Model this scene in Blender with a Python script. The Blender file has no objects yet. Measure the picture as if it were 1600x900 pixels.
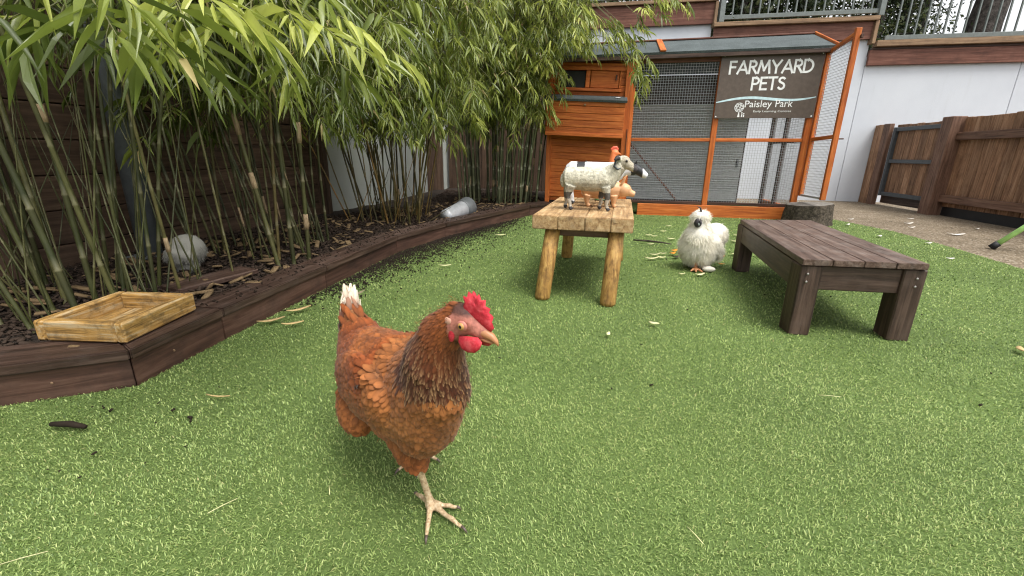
import bpy, bmesh, math, random
import numpy as np
from mathutils import Vector, Matrix, Euler

# ------------------------------------------------------------------ camera, sky, sun, exposure
S = bpy.context.scene
COL = S.collection
PITCH, ROLL, CAM_H, FOCAL = math.radians(17.0), math.radians(0.6), 0.66, 687.0 / 1600 * 36
SUN_EL, SUN_AZ = math.radians(64), math.radians(138)      # azimuth clockwise from +Y
fwd = Vector((0, math.cos(PITCH), -math.sin(PITCH)))
r0 = Vector((1, 0, 0)); u0 = r0.cross(fwd)
rgt = r0 * math.cos(ROLL) + u0 * math.sin(ROLL)
upv = -r0 * math.sin(ROLL) + u0 * math.cos(ROLL)
cam_d = bpy.data.cameras.new('camera'); cam_d.sensor_width = 36; cam_d.lens = FOCAL
cam_d.clip_start = 0.02; cam_d.clip_end = 2000
cam = bpy.data.objects.new('camera', cam_d); COL.objects.link(cam)
cam.matrix_world = Matrix(((rgt.x, upv.x, -fwd.x, 0), (rgt.y, upv.y, -fwd.y, 0), (rgt.z, upv.z, -fwd.z, CAM_H), (0, 0, 0, 1)))
S.camera = cam
W = bpy.data.worlds.new('World'); S.world = W; W.use_nodes = True
wn, wl = W.node_tree.nodes, W.node_tree.links
bg = wn['Background']; bg.inputs['Strength'].default_value = 0.15
sky = wn.new('ShaderNodeTexSky'); sky.sky_type = 'NISHITA'; sky.sun_disc = False
sky.sun_elevation = SUN_EL; sky.sun_rotation = SUN_AZ; sky.air_density = 1.0; sky.dust_density = 4.0
hs = wn.new('ShaderNodeHueSaturation'); hs.inputs['Saturation'].default_value = 0.12
wl.new(sky.outputs[0], hs.inputs['Color']); wl.new(hs.outputs[0], bg.inputs['Color'])
sun_d = bpy.data.lights.new('sun', 'SUN'); sun_d.energy = 1.3; sun_d.angle = math.radians(28); sun_d.color = (1, .96, .9)
sun = bpy.data.objects.new('sun', sun_d); COL.objects.link(sun)
sdir = Vector((math.sin(SUN_AZ) * math.cos(SUN_EL), math.cos(SUN_AZ) * math.cos(SUN_EL), math.sin(SUN_EL)))
sun.rotation_euler = sdir.to_track_quat('Z', 'Y').to_euler(); sun.location = (3, -2, 6)
S.view_settings.view_transform = 'Standard'; S.view_settings.look = 'None'
S.view_settings.gamma = 1; S.view_settings.use_curve_mapping = False
S.view_settings.exposure = 1.05
S.cycles.max_bounces = 6; S.cycles.diffuse_bounces = 4; S.cycles.transparent_max_bounces = 4; S.cycles.filter_width = 1.15
rng = np.random.default_rng(7); random.seed(7)
R = random.uniform

# ------------------------------------------------------------------ helpers
WM = {}
def tag(o, label=None, cat=None, group=None, kind=None):
    if label: o['label'] = label
    if cat: o['category'] = cat
    if group: o['group'] = group
    if kind: o['kind'] = kind
    return o
def place(o, M=None, parent=None):
    M = M if M is not None else Matrix()
    COL.objects.link(o); o.matrix_basis = M; WM[o.name] = M.copy()
    if parent is not None:
        o.parent = parent; o.matrix_parent_inverse = WM[parent.name].inverted()
    return o
def thing(name, loc, label, cat, group=None):
    o = bpy.data.objects.new(name, None); o.empty_display_size = .05
    return tag(place(o, Matrix.Translation(Vector(loc))), label, cat, group)
def mk(name, V, Fc, mat, parent=None, smooth=False, M=None):
    me = bpy.data.meshes.new(name); me.from_pydata([tuple(map(float, v)) for v in V], [], [tuple(map(int, f)) for f in Fc])
    me.materials.append(mat)
    if smooth: me.shade_smooth()
    me.update()
    return place(bpy.data.objects.new(name, me), M, parent)
def np_mesh(name, V, T, mat, parent=None, attrs=None, smooth=False):
    """fast mesh: V (n,3), T (m,k) all faces the same size; attrs name -> (n,) or (n,3)"""
    me = bpy.data.meshes.new(name); V = np.asarray(V, np.float32); T = np.asarray(T, np.int32)
    m, k = T.shape
    me.vertices.add(len(V)); me.vertices.foreach_set('co', V.ravel())
    me.loops.add(m * k); me.loops.foreach_set('vertex_index', T.ravel())
    me.polygons.add(m); me.polygons.foreach_set('loop_start', np.arange(0, m * k, k, dtype=np.int32))
    me.update(calc_edges=True)
    for nm, a in (attrs or {}).items():
        a = np.asarray(a, np.float32)
        if a.ndim == 1:
            at = me.attributes.new(nm, 'FLOAT', 'POINT'); at.data.foreach_set('value', a)
        else:
            at = me.attributes.new(nm, 'FLOAT_COLOR', 'POINT')
            at.data.foreach_set('color', np.hstack([a, np.ones((len(a), 1), np.float32)]).ravel())
    if smooth: me.shade_smooth()
    me.materials.append(mat)
    return place(bpy.data.objects.new(name, me), None, parent)
def fr(p0, p1, up=(0, 0, 1)):
    """frame: x along p0->p1, z near up, origin at the middle"""
    p0, p1, up = Vector(p0), Vector(p1), Vector(up)
    x = (p1 - p0).normalized(); y = up.cross(x)
    if y.length < 1e-4: y = Vector((0, 1, 0)).cross(x)
    y.normalize(); z = x.cross(y); c = (p0 + p1) / 2
    return Matrix(((x.x, y.x, z.x, c.x), (x.y, y.y, z.y, c.y), (x.z, y.z, z.z, c.z), (0, 0, 0, 1)))
BOXES = {}
def box_mesh(l, w, t, mat, bev, rough=0.0):
    key = (round(l, 3), round(w, 3), round(t, 3), mat.name, bev)
    if key in BOXES: return BOXES[key]
    bm = bmesh.new(); bmesh.ops.create_cube(bm, size=1)
    for v in bm.verts: v.co = Vector((v.co.x * l, v.co.y * w, v.co.z * t))
    if bev > 0: bmesh.ops.bevel(bm, geom=bm.edges[:], offset=min(bev, .4 * min(l, w, t)), segments=1, affect='EDGES')
    me = bpy.data.meshes.new('board'); bm.to_mesh(me); bm.free(); me.materials.append(mat)
    BOXES[key] = me
    return me
def board(name, p0, p1, w, t, mat, parent=None, up=(0, 0, 1), bev=.003):
    """bar from p0 to p1, t thick along up, w wide across"""
    l = (Vector(p1) - Vector(p0)).length
    return place(bpy.data.objects.new(name, box_mesh(l, w, t, mat, bev)), fr(p0, p1, up), parent)
def ring_tube(pts, rad, seg=10, up=(0, 0, 1), cap=True):
    """lofted tube; rad items are r or (lateral, vertical)"""
    pts = [Vector(p) for p in pts]; V = []; Fc = []; n = len(pts); last = None
    for i, p in enumerate(pts):
        t = (pts[min(i + 1, n - 1)] - pts[max(i - 1, 0)]).normalized()
        a = Vector(up).cross(t)
        if a.length < .15: a = last if last is not None else Vector((1, 0, 0)).cross(t)
        a.normalize(); b = t.cross(a).normalized(); last = a
        r = rad[i]; rx, ry = r if isinstance(r, tuple) else (r, r)
        for k in range(seg):
            q = 2 * math.pi * k / seg
            V.append(p + a * (math.cos(q) * rx) + b * (math.sin(q) * ry))
    for i in range(n - 1):
        for k in range(seg):
            k2 = (k + 1) % seg
            Fc.append((i * seg + k, i * seg + k2, (i + 1) * seg + k2, (i + 1) * seg + k))
    if cap:
        Fc.append(tuple(range(seg - 1, -1, -1))); Fc.append(tuple((n - 1) * seg + k for k in range(seg)))
    return V, Fc
def tube(name, pts, rad, mat, parent=None, seg=10, up=(0, 0, 1)):
    if not isinstance(rad, (list,)): rad = [rad] * len(pts)
    V, Fc = ring_tube(pts, rad, seg, up)
    return mk(name, V, Fc, mat, parent, True)
def ell(c, r, axis=None, seg=14, rings=9):
    """ellipsoid with radii r along the axes of an optional rotation matrix"""
    V = []; Fc = []; A = axis or Matrix.Identity(3); c = Vector(c)
    for i in range(1, rings):
        th = math.pi * i / rings
        for k in range(seg):
            ph = 2 * math.pi * k / seg
            V.append(c + A @ Vector((r[0] * math.sin(th) * math.cos(ph), r[1] * math.sin(th) * math.sin(ph), r[2] * math.cos(th))))
    for i in range(rings - 2):
        for k in range(seg):
            k2 = (k + 1) % seg
            Fc.append((i * seg + k, (i + 1) * seg + k, (i + 1) * seg + k2, i * seg + k2))
    a = len(V); V.append(c + A @ Vector((0, 0, r[2]))); b = len(V); V.append(c - A @ Vector((0, 0, r[2])))
    for k in range(seg):
        k2 = (k + 1) % seg
        Fc.append((a, k, k2)); Fc.append((b, (rings - 2) * seg + k2, (rings - 2) * seg + k))
    return V, Fc
def axes(f, up=(0, 0, 1)):
    f = Vector(f).normalized(); s = Vector(up).cross(f).normalized(); z = f.cross(s)
    return Matrix(((f.x, s.x, z.x), (f.y, s.y, z.y), (f.z, s.z, z.z)))
def merge(shapes):
    V = []; Fc = []
    for v, f in shapes:
        b = len(V); V += list(v); Fc += [tuple(i + b for i in q) for q in f]
    return V, Fc
def blob(name, shapes, voxel, mat, parent=None, smooth=6, colf=None):
    """weld overlapping shapes into one continuous skin"""
    V, Fc = merge(shapes)
    me = bpy.data.meshes.new(name); me.from_pydata([tuple(v) for v in V], [], Fc)
    o = bpy.data.objects.new(name, me); COL.objects.link(o)
    bm = bmesh.new(); bm.from_mesh(me); bmesh.ops.recalc_face_normals(bm, faces=bm.faces[:]); bm.to_mesh(me); bm.free()
    m = o.modifiers.new('r', 'REMESH'); m.mode = 'VOXEL'; m.voxel_size = voxel
    m2 = o.modifiers.new('s', 'SMOOTH'); m2.iterations = smooth; m2.factor = .5
    dg = bpy.context.evaluated_depsgraph_get(); dg.update()
    nm = bpy.data.meshes.new_from_object(o.evaluated_get(dg)); nm.name = name
    bpy.data.objects.remove(o); bpy.data.meshes.remove(me)
    nm.materials.clear(); nm.materials.append(mat); nm.shade_smooth()
    if colf is not None:
        co = np.empty(len(nm.vertices) * 3, np.float32); nm.vertices.foreach_get('co', co); co = co.reshape(-1, 3)
        at = nm.attributes.new('col', 'FLOAT_COLOR', 'POINT')
        c = np.asarray(colf(co), np.float32)
        at.data.foreach_set('color', np.hstack([c, np.ones((len(c), 1), np.float32)]).ravel())
    return place(bpy.data.objects.new(name, nm), None, parent)
def vnoise(p, s, seed=0):
    """cheap smooth value noise on points (n,3)"""
    p = np.asarray(p, np.float64) * s + seed * 17.31
    i = np.floor(p).astype(np.int64); f = p - i; f = f * f * (3 - 2 * f); out = np.zeros(len(p))
    for dx in (0, 1):
        for dy in (0, 1):
            for dz in (0, 1):
                h = (i[:, 0] + dx) * 374761393 + (i[:, 1] + dy) * 668265263 + (i[:, 2] + dz) * 2147483647 + seed * 9176
                h = (h ^ (h >> 13)) * 1274126177; h = (h ^ (h >> 16)) & 0xffff
                out += h / 65535. * np.where(dx, f[:, 0], 1 - f[:, 0]) * np.where(dy, f[:, 1], 1 - f[:, 1]) * np.where(dz, f[:, 2], 1 - f[:, 2])
    return out

# ------------------------------------------------------------------ materials
def base_mat(name, rough=.7, spec=.3):
    m = bpy.data.materials.new(name); m.use_nodes = True; n, l = m.node_tree.nodes, m.node_tree.links
    b = n['Principled BSDF']; b.inputs['Roughness'].default_value = rough; b.inputs['Specular IOR Level'].default_value = spec
    return m, n, l, b
def ramp(n, stops):
    r = n.new('ShaderNodeValToRGB'); e = r.color_ramp.elements
    while len(e) < len(stops): e.new(.5)
    for i, (p, c) in enumerate(stops): e[i].position = p; e[i].color = (*c, 1)
    return r
def noise(n, l, vec, scale, detail=6, rough=.6):
    t = n.new('ShaderNodeTexNoise'); t.inputs['Scale'].default_value = scale; t.inputs['Detail'].default_value = detail; t.inputs['Roughness'].default_value = rough
    if vec is not None: l.new(vec, t.inputs['Vector'])
    return t
def mixc(n, l, a, b, fac, mode='MIX'):
    x = n.new('ShaderNodeMix'); x.data_type = 'RGBA'; x.blend_type = mode
    for s, v in ((x.inputs[6], a), (x.inputs[7], b), (x.inputs[0], fac)):
        if hasattr(v, 'is_output'): l.new(v, s)
        else: s.default_value = (*v, 1) if isinstance(v, tuple) else v
    return x.outputs[2]
def bump(n, l, b, h, strength, dist=.01):
    x = n.new('ShaderNodeBump'); x.inputs['Strength'].default_value = strength; x.inputs['Distance'].default_value = dist
    l.new(h, x.inputs['Height']); l.new(x.outputs[0], b.inputs['Normal'])
def wood(name, dark, mid, light, rough=.6, grain=(1.6, 26, 26), var=.35, stain=(.02, .016, .012), stain_amt=.5, bs=.35, ss=7):
    m, n, l, b = base_mat(name, rough)
    tc = n.new('ShaderNodeTexCoord'); oi = n.new('ShaderNodeObjectInfo')
    off = n.new('ShaderNodeVectorMath'); off.operation = 'SCALE'; off.inputs[0].default_value = (13, 7, 5)
    l.new(oi.outputs['Random'], off.inputs['Scale'])
    ad = n.new('ShaderNodeVectorMath'); ad.operation = 'ADD'; l.new(tc.outputs['Object'], ad.inputs[0]); l.new(off.outputs[0], ad.inputs[1])
    mp = n.new('ShaderNodeMapping'); mp.inputs['Scale'].default_value = grain; l.new(ad.outputs[0], mp.inputs['Vector'])
    g = noise(n, l, mp.outputs[0], 2.2, 8, .65); g.inputs['Distortion'].default_value = .6
    rp = ramp(n, [(.34, dark), (.5, mid), (.66, light)]); l.new(g.outputs['Fac'], rp.inputs[0])
    st = noise(n, l, ad.outputs[0], ss, 6, .7); sr = ramp(n, [(.48, (0, 0, 0)), (.75, (1, 1, 1))]); l.new(st.outputs['Fac'], sr.inputs[0])
    mu = n.new('ShaderNodeMath'); mu.operation = 'MULTIPLY'; mu.inputs[1].default_value = stain_amt; l.new(sr.outputs[0], mu.inputs[0])
    c = mixc(n, l, rp.outputs[0], stain, mu.outputs[0])
    hv = n.new('ShaderNodeHueSaturation'); l.new(c, hv.inputs['Color'])
    mr = n.new('ShaderNodeMapRange'); mr.inputs['To Min'].default_value = 1 - var; mr.inputs['To Max'].default_value = 1 + var
    l.new(oi.outputs['Random'], mr.inputs[0]); l.new(mr.outputs[0], hv.inputs['Value'])
    l.new(hv.outputs[0], b.inputs['Base Color']); bump(n, l, b, g.outputs['Fac'], bs, .004)
    rr = n.new('ShaderNodeMapRange'); rr.inputs['To Min'].default_value = rough - .12; rr.inputs['To Max'].default_value = rough + .15
    l.new(st.outputs['Fac'], rr.inputs[0]); l.new(rr.outputs[0], b.inputs['Roughness'])
    return m
def speckle(name, cols, scale, rough=.8, big=3, bigamt=.4, bs=.3, bd=.004):
    m, n, l, b = base_mat(name, rough); tc = n.new('ShaderNodeTexCoord')
    a = noise(n, l, tc.outputs['Object'], scale, 4, .7); rp = ramp(n, [(.3 + .4 * i / (len(cols) - 1), c) for i, c in enumerate(cols)])
    l.new(a.outputs['Fac'], rp.inputs[0])
    g = noise(n, l, tc.outputs['Object'], big, 5, .6); hv = n.new('ShaderNodeHueSaturation'); l.new(rp.outputs[0], hv.inputs['Color'])
    mr = n.new('ShaderNodeMapRange'); mr.inputs['From Min'].default_value = .3; mr.inputs['From Max'].default_value = .7
    mr.inputs['To Min'].default_value = 1 - bigamt; mr.inputs['To Max'].default_value = 1 + bigamt * .6
    l.new(g.outputs['Fac'], mr.inputs[0]); l.new(mr.outputs[0], hv.inputs['Value']); l.new(hv.outputs[0], b.inputs['Base Color'])
    bump(n, l, b, a.outputs['Fac'], bs, bd)
    return m
def plain(name, c, rough=.5, metal=0., spec=.4, var=0.):
    m, n, l, b = base_mat(name, rough, spec); b.inputs['Metallic'].default_value = metal
    tc = n.new('ShaderNodeTexCoord'); g = noise(n, l, tc.outputs['Object'], 25, 4, .6)
    rp = ramp(n, [(.3, tuple(x * .82 for x in c)), (.7, tuple(min(1, x * 1.12) for x in c))]); l.new(g.outputs['Fac'], rp.inputs[0])
    out = rp.outputs[0]
    if var:
        oi = n.new('ShaderNodeObjectInfo'); hv = n.new('ShaderNodeHueSaturation'); mr = n.new('ShaderNodeMapRange')
        mr.inputs['To Min'].default_value = 1 - var; mr.inputs['To Max'].default_value = 1 + var
        l.new(oi.outputs['Random'], mr.inputs[0]); l.new(mr.outputs[0], hv.inputs['Value']); l.new(out, hv.inputs['Color']); out = hv.outputs[0]
    l.new(out, b.inputs['Base Color'])
    return m
def leafy(name, stops, rough=.45, trans=.35, spec=.35):
    m, n, l, b = base_mat(name, rough, spec)
    at = n.new('ShaderNodeAttribute'); at.attribute_name = 'lv'
    rp = ramp(n, stops); l.new(at.outputs['Fac'], rp.inputs[0]); l.new(rp.outputs[0], b.inputs['Base Color'])
    if trans:
        t = n.new('ShaderNodeBsdfTranslucent'); hv = n.new('ShaderNodeHueSaturation'); hv.inputs['Value'].default_value = 1.4
        l.new(rp.outputs[0], hv.inputs['Color']); l.new(hv.outputs[0], t.inputs['Color'])
        mx = n.new('ShaderNodeMixShader'); mx.inputs[0].default_value = trans
        l.new(b.outputs[0], mx.inputs[1]); l.new(t.outputs[0], mx.inputs[2]); l.new(mx.outputs[0], n['Material Output'].inputs['Surface'])
    return m
def colattr(name, rough=.6, spec=.25, bscale=0, bs=.3, bd=.002, wave=False, trans=0, sheen=0):
    m, n, l, b = base_mat(name, rough, spec)
    at = n.new('ShaderNodeAttribute'); at.attribute_name = 'col'; c = at.outputs['Color']
    if bscale:
        tc = n.new('ShaderNodeTexCoord'); g = noise(n, l, tc.outputs['Object'], bscale, 5, .6)
        rp = ramp(n, [(.35, (.6, .6, .6)), (.6, (1.1, 1.1, 1.1))]); l.new(g.outputs['Fac'], rp.inputs[0])
        c = mixc(n, l, c, rp.outputs[0], .85, 'MULTIPLY'); bump(n, l, b, g.outputs['Fac'], bs, bd)
    l.new(c, b.inputs['Base Color'])
    if sheen: b.inputs['Sheen Weight'].default_value = sheen
    if trans:
        t = n.new('ShaderNodeBsdfTranslucent'); l.new(c, t.inputs['Color']); mx = n.new('ShaderNodeMixShader'); mx.inputs[0].default_value = trans
        l.new(b.outputs[0], mx.inputs[1]); l.new(t.outputs[0], mx.inputs[2]); l.new(mx.outputs[0], n['Material Output'].inputs['Surface'])
    return m

M = {}
M['coop'] = wood('orange stained coop timber', (.31, .070, .013), (.48, .122, .022), (.60, .185, .042), .55, (1.4, 22, 22), .15, (.20, .05, .015), .4)
M['fascia'] = wood('red brown fascia timber', (.085, .032, .020), (.155, .062, .040), (.22, .10, .068), .55, (1, 16, 16), .12, (.06, .028, .02), .5)
M['cap'] = wood('weathered tan cap timber', (.13, .08, .05), (.24, .15, .085), (.33, .22, .13), .7, (1, 20, 20), .12, (.08, .055, .04), .5)
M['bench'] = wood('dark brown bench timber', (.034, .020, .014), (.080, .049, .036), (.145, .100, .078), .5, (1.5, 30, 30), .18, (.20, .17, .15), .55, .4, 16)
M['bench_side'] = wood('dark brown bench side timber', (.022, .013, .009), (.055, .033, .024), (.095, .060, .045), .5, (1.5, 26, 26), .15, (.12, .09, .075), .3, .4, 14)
M['edge'] = wood('dark wet edging timber', (.022, .012, .008), (.050, .028, .020), (.10, .064, .048), .5, (1.2, 24, 24), .15, (.11, .085, .07), .35, .5, 14)
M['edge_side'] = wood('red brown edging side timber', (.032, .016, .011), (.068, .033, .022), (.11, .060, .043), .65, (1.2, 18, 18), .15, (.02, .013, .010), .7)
M['pine'] = wood('pale treated pine', (.22, .125, .055), (.42, .265, .125), (.55, .39, .215), .6, (1.6, 24, 24), .14, (.14, .09, .055), .9, .7, 18)
M['post'] = wood('honey round pine post', (.17, .085, .024), (.38, .21, .06), (.50, .31, .10), .6, (40, 40, 2.0), .1, (.06, .033, .018), .85, .9, 20)
M['tray'] = wood('worn varnished tray timber', (.13, .075, .026), (.44, .25, .07), (.52, .41, .25), .55, (2.5, 34, 34), .2, (.075, .055, .032), 1.0, .7, 22)
M['paling'] = wood('brown paling timber', (.12, .060, .032), (.27, .148, .082), (.40, .25, .155), .7, (1.2, 22, 22), .28, (.035, .02, .014), .45)
M['fence_rail'] = wood('dark brown fence rail timber', (.07, .036, .023), (.145, .078, .050), (.21, .122, .084), .6, (1.2, 22, 22), .1, (.03, .018, .013), .4)
M['back_fence'] = wood('dark boundary fence timber', (.042, .025, .016), (.080, .048, .030), (.12, .075, .05), .7, (1.2, 18, 18), .18, (.03, .02, .014), .5)
M['bark'] = speckle('stump bark', [(.02, .016, .012), (.07, .055, .04), (.16, .13, .10)], 38, .9, 6, .4, 1, .02)
M['stump_top'] = speckle('weathered stump end grain', [(.09, .08, .07), (.20, .18, .155), (.30, .27, .235)], 30, .85, 4, .3, .4)
M['felt'] = speckle('green grey roofing felt', [(.035, .043, .044), (.07, .085, .086), (.13, .15, .148)], 120, .9, 5, .25, .4, .002)
M['black'] = plain('black mesh and rubber', (.012, .012, .013), .6)
M['grey_metal'] = plain('grey green painted metal', (.155, .175, .165), .5, .1)
M['gate_metal'] = plain('charcoal grey gate metal', (.075, .085, .092), .5, .2)
M['wire'] = plain('galvanised wire', (.40, .41, .42), .5, .35)
M['sign'] = plain('brown sign panel', (.105, .078, .060), .45)
M['white_print'] = plain('white sign print', (.82, .82, .80), .5)
M['blue_print'] = plain('pale blue sign print', (.55, .72, .76), .5)
M['sheet'] = plain('grey sheet in coop', (.46, .465, .47), .6)
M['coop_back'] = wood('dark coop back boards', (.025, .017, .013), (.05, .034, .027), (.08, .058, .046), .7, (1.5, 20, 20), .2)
M['galv'] = plain('galvanised bucket metal', (.60, .62, .64), .38, .3)
M['galv_dark'] = plain('dull grey bucket base', (.14, .15, .155), .5, .2)
M['lime'] = plain('lime green painted tube', (.44, .76, .24), .35)
M['steel'] = plain('blue grey steel column', (.155, .170, .175), .5, .2)
M['bolt'] = plain('zinc bolt', (.30, .28, .26), .5, .5)
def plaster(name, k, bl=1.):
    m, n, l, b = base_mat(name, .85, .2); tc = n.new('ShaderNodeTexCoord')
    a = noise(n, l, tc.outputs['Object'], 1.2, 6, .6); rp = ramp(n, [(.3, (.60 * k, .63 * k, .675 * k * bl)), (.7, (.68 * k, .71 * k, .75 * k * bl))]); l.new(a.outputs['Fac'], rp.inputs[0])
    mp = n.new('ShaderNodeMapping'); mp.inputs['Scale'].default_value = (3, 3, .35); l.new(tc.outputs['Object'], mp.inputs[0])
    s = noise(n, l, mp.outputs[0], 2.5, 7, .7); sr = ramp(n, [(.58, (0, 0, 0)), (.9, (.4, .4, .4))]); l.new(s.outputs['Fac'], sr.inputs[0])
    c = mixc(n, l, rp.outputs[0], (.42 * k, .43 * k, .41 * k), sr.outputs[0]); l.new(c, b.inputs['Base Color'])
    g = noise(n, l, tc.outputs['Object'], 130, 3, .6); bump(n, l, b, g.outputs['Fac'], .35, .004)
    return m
M['plaster'] = plaster('white rendered wall', .92); M['shaded_plaster'] = plaster('side wall render with shade in its grey', .56, .86)  # side wall mix: warmer grey, its colour darkened to carry the shade there
def aggregate():
    m, n, l, b = base_mat('exposed aggregate concrete', .8, .25); tc = n.new('ShaderNodeTexCoord')
    v = n.new('ShaderNodeTexVoronoi'); v.inputs['Scale'].default_value = 95; l.new(tc.outputs['Object'], v.inputs['Vector'])
    hv = n.new('ShaderNodeSeparateColor'); l.new(v.outputs['Color'], hv.inputs[0])
    rp = ramp(n, [(0, (.085, .064, .040)), (.45, (.17, .132, .088)), (.8, (.25, .20, .14)), (1, (.38, .33, .26))]); l.new(hv.outputs[0], rp.inputs[0])
    g = noise(n, l, tc.outputs['Object'], 2.2, 6, .65); gr = ramp(n, [(.3, (.62, .60, .56)), (.7, (1.1, 1.1, 1.1))]); l.new(g.outputs['Fac'], gr.inputs[0])
    l.new(mixc(n, l, rp.outputs[0], gr.outputs[0], 1., 'MULTIPLY'), b.inputs['Base Color']); bump(n, l, b, v.outputs['Distance'], .5, .004)
    return m
M['aggregate'] = aggregate()
M['turf_base'] = speckle('turf backing', [(.040, .068, .016), (.095, .145, .036), (.16, .215, .065)], 260, .9, 1.5, .2, .5, .01)
M['blade'] = leafy('turf fibre', [(0, (.050, .090, .020)), (.35, (.172, .262, .066)), (.7, (.30, .395, .125)), (.93, (.45, .53, .20)), (1, (.44, .42, .19))], .5, .3, .4)
M['soil'] = speckle('dark soil', [(.010, .007, .005), (.026, .018, .013), (.05, .036, .026)], 60, .95, 5, .35, 1, .02)
M['mulch'] = plain('bark mulch', (.036, .024, .017), .85, 0, .2, .7)
M['crumb'] = plain('soil crumb', (.022, .015, .010), .9, 0, .2)
M['ground'] = speckle('upper bank earth', [(.03, .03, .015), (.06, .055, .03), (.09, .085, .05)], 8, .95)

# ------------------------------------------------------------------ ground, bed, wall
EDGE = [(-2.9, .39), (-1.09, 1.14), (-1.045, 1.48), (-.935, 2.12), (-.79, 2.95), (-.55, 3.55), (.185, 4.92), (.46, 5.25)]
TURF_R = [(2.75, -1.5), (2.95, .8), (3.2, 2.69), (3.38, 3.27), (3.56, 4.08), (3.55, 4.77), (3.35, 5.6), (3.3, 6.9)]
def sheet(name, poly, z, mat, parent=None):
    o = mk(name, [(x, y, z) for x, y in poly], [tuple(range(len(poly)))], mat, parent)
    return o
gnd = sheet('ground', [(-60, -60), (60, -60), (60, 8.3), (-60, 8.3)], -.012, M['soil']); tag(gnd, kind='structure')
path = sheet('path', [(9, -3), (9, 7.2), (-.2, 8.2), (-.2, 5.6), (2, 4.0), (2.4, -3)], -.006, M['aggregate']); tag(path, kind='structure')
turf = sheet('turf', [(-2.9, -1.5)] + TURF_R[:1] + TURF_R[1:] + [(.6, 6.9)] + EDGE[::-1], 0, M['turf_base']); tag(turf, kind='structure')

def in_poly(P, poly):
    x, y = P[:, 0], P[:, 1]; c = np.zeros(len(P), bool); n = len(poly)
    for i in range(n):
        (x1, y1), (x2, y2) = poly[i], poly[(i + 1) % n]
        k = ((y1 > y) != (y2 > y)) & (x < (x2 - x1) * (y - y1) / (y2 - y1 + 1e-12) + x1)
        c ^= k
    return c
def edge_x(y):
    return np.interp(y, [p[1] for p in EDGE], [p[0] for p in EDGE])
TPOLY = [(-2.9, -1.5)] + TURF_R + [(.6, 6.9)] + EDGE[::-1]
def make_turf_blades():
    bands = [(.15, .6, 1.15, 80000), (.6, 1.0, 1.0, 64000), (1.0, 1.5, 1.0, 34000), (1.5, 2.2, 1.0, 15000), (2.2, 3.2, 1.0, 6200), (3.2, 5.6, 1.0, 2600)]
    P = []; Z = []
    for y0, y1, _, d in bands:
        half = 1.5 * y1 + .6
        n = int((y1 - y0) * 2 * half * d)
        p = np.column_stack([rng.uniform(-half, half, n), rng.uniform(y0, y1, n)])
        keep = (np.abs(p[:, 0]) < 1.4 * p[:, 1] + .5) & in_poly(p, TPOLY)
        # nothing under the coop
        keep &= ~((p[:, 0] > .5) & (p[:, 1] > 5.4 - .2 * (p[:, 0] - 1)) & (p[:, 0] < 3.1) & (p[:, 1] > 5.0))
        p = p[keep]; P.append(p); Z.append(np.full(len(p), d))
    P = np.vstack(P); D = np.concatenate(Z); n = len(P); Y = P[:, 1]
    s = np.sqrt(42000 / D) ** .75
    Lh = rng.uniform(.0032, .0068, n) * s ** .3; wid = .0008 * s * rng.uniform(.8, 1.25, n)
    nap = vnoise(np.column_stack([P, np.zeros(n)]), 2.3, 3)
    az = rng.uniform(0, 2 * np.pi, n) * .85 + nap * 4
    lean = rng.uniform(.0022, .0085, n) * s ** .5
    dx = np.column_stack([np.cos(az), np.sin(az)]); sd = np.column_stack([-np.sin(az + rng.uniform(-1, 1, n)), np.cos(az + rng.uniform(-1, 1, n))])
    V = np.zeros((n, 6, 3), np.float32)
    for i, (t, h, w) in enumerate([(0, 0, 1), (.42, .8, .95), (1.0, rng.uniform(.65, 1.1, n), .45)]):
        c = P + dx * (lean * t)[:, None]
        V[:, 2 * i, :2] = c - sd * (wid * w)[:, None]; V[:, 2 * i + 1, :2] = c + sd * (wid * w)[:, None]
        V[:, 2 * i, 2] = V[:, 2 * i + 1, 2] = Lh * h + .0005
    b = np.arange(n)[:, None] * 6
    Q = np.concatenate([b + np.array([[0, 1, 3, 2]]), b + np.array([[2, 3, 5, 4]])])
    big = vnoise(np.column_stack([P, np.zeros(n)]), 5, 9) * .22 + vnoise(np.column_stack([P, np.zeros(n)]), 1.1, 4) * .20
    u_ = rng.random(n); lv = np.clip(np.where(u_ < .33, rng.uniform(0, .2, n), rng.uniform(.3, .92, n)) + big - .14, 0, .95); lv[rng.random(n) < .008] = 1
    o = np_mesh('grass', V.reshape(-1, 3), Q, M['blade'], None, {'lv': np.repeat(lv, 6)})
    tag(o, 'short green artificial grass pile covering the yard', 'grass', kind='stuff')
make_turf_blades()

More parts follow.
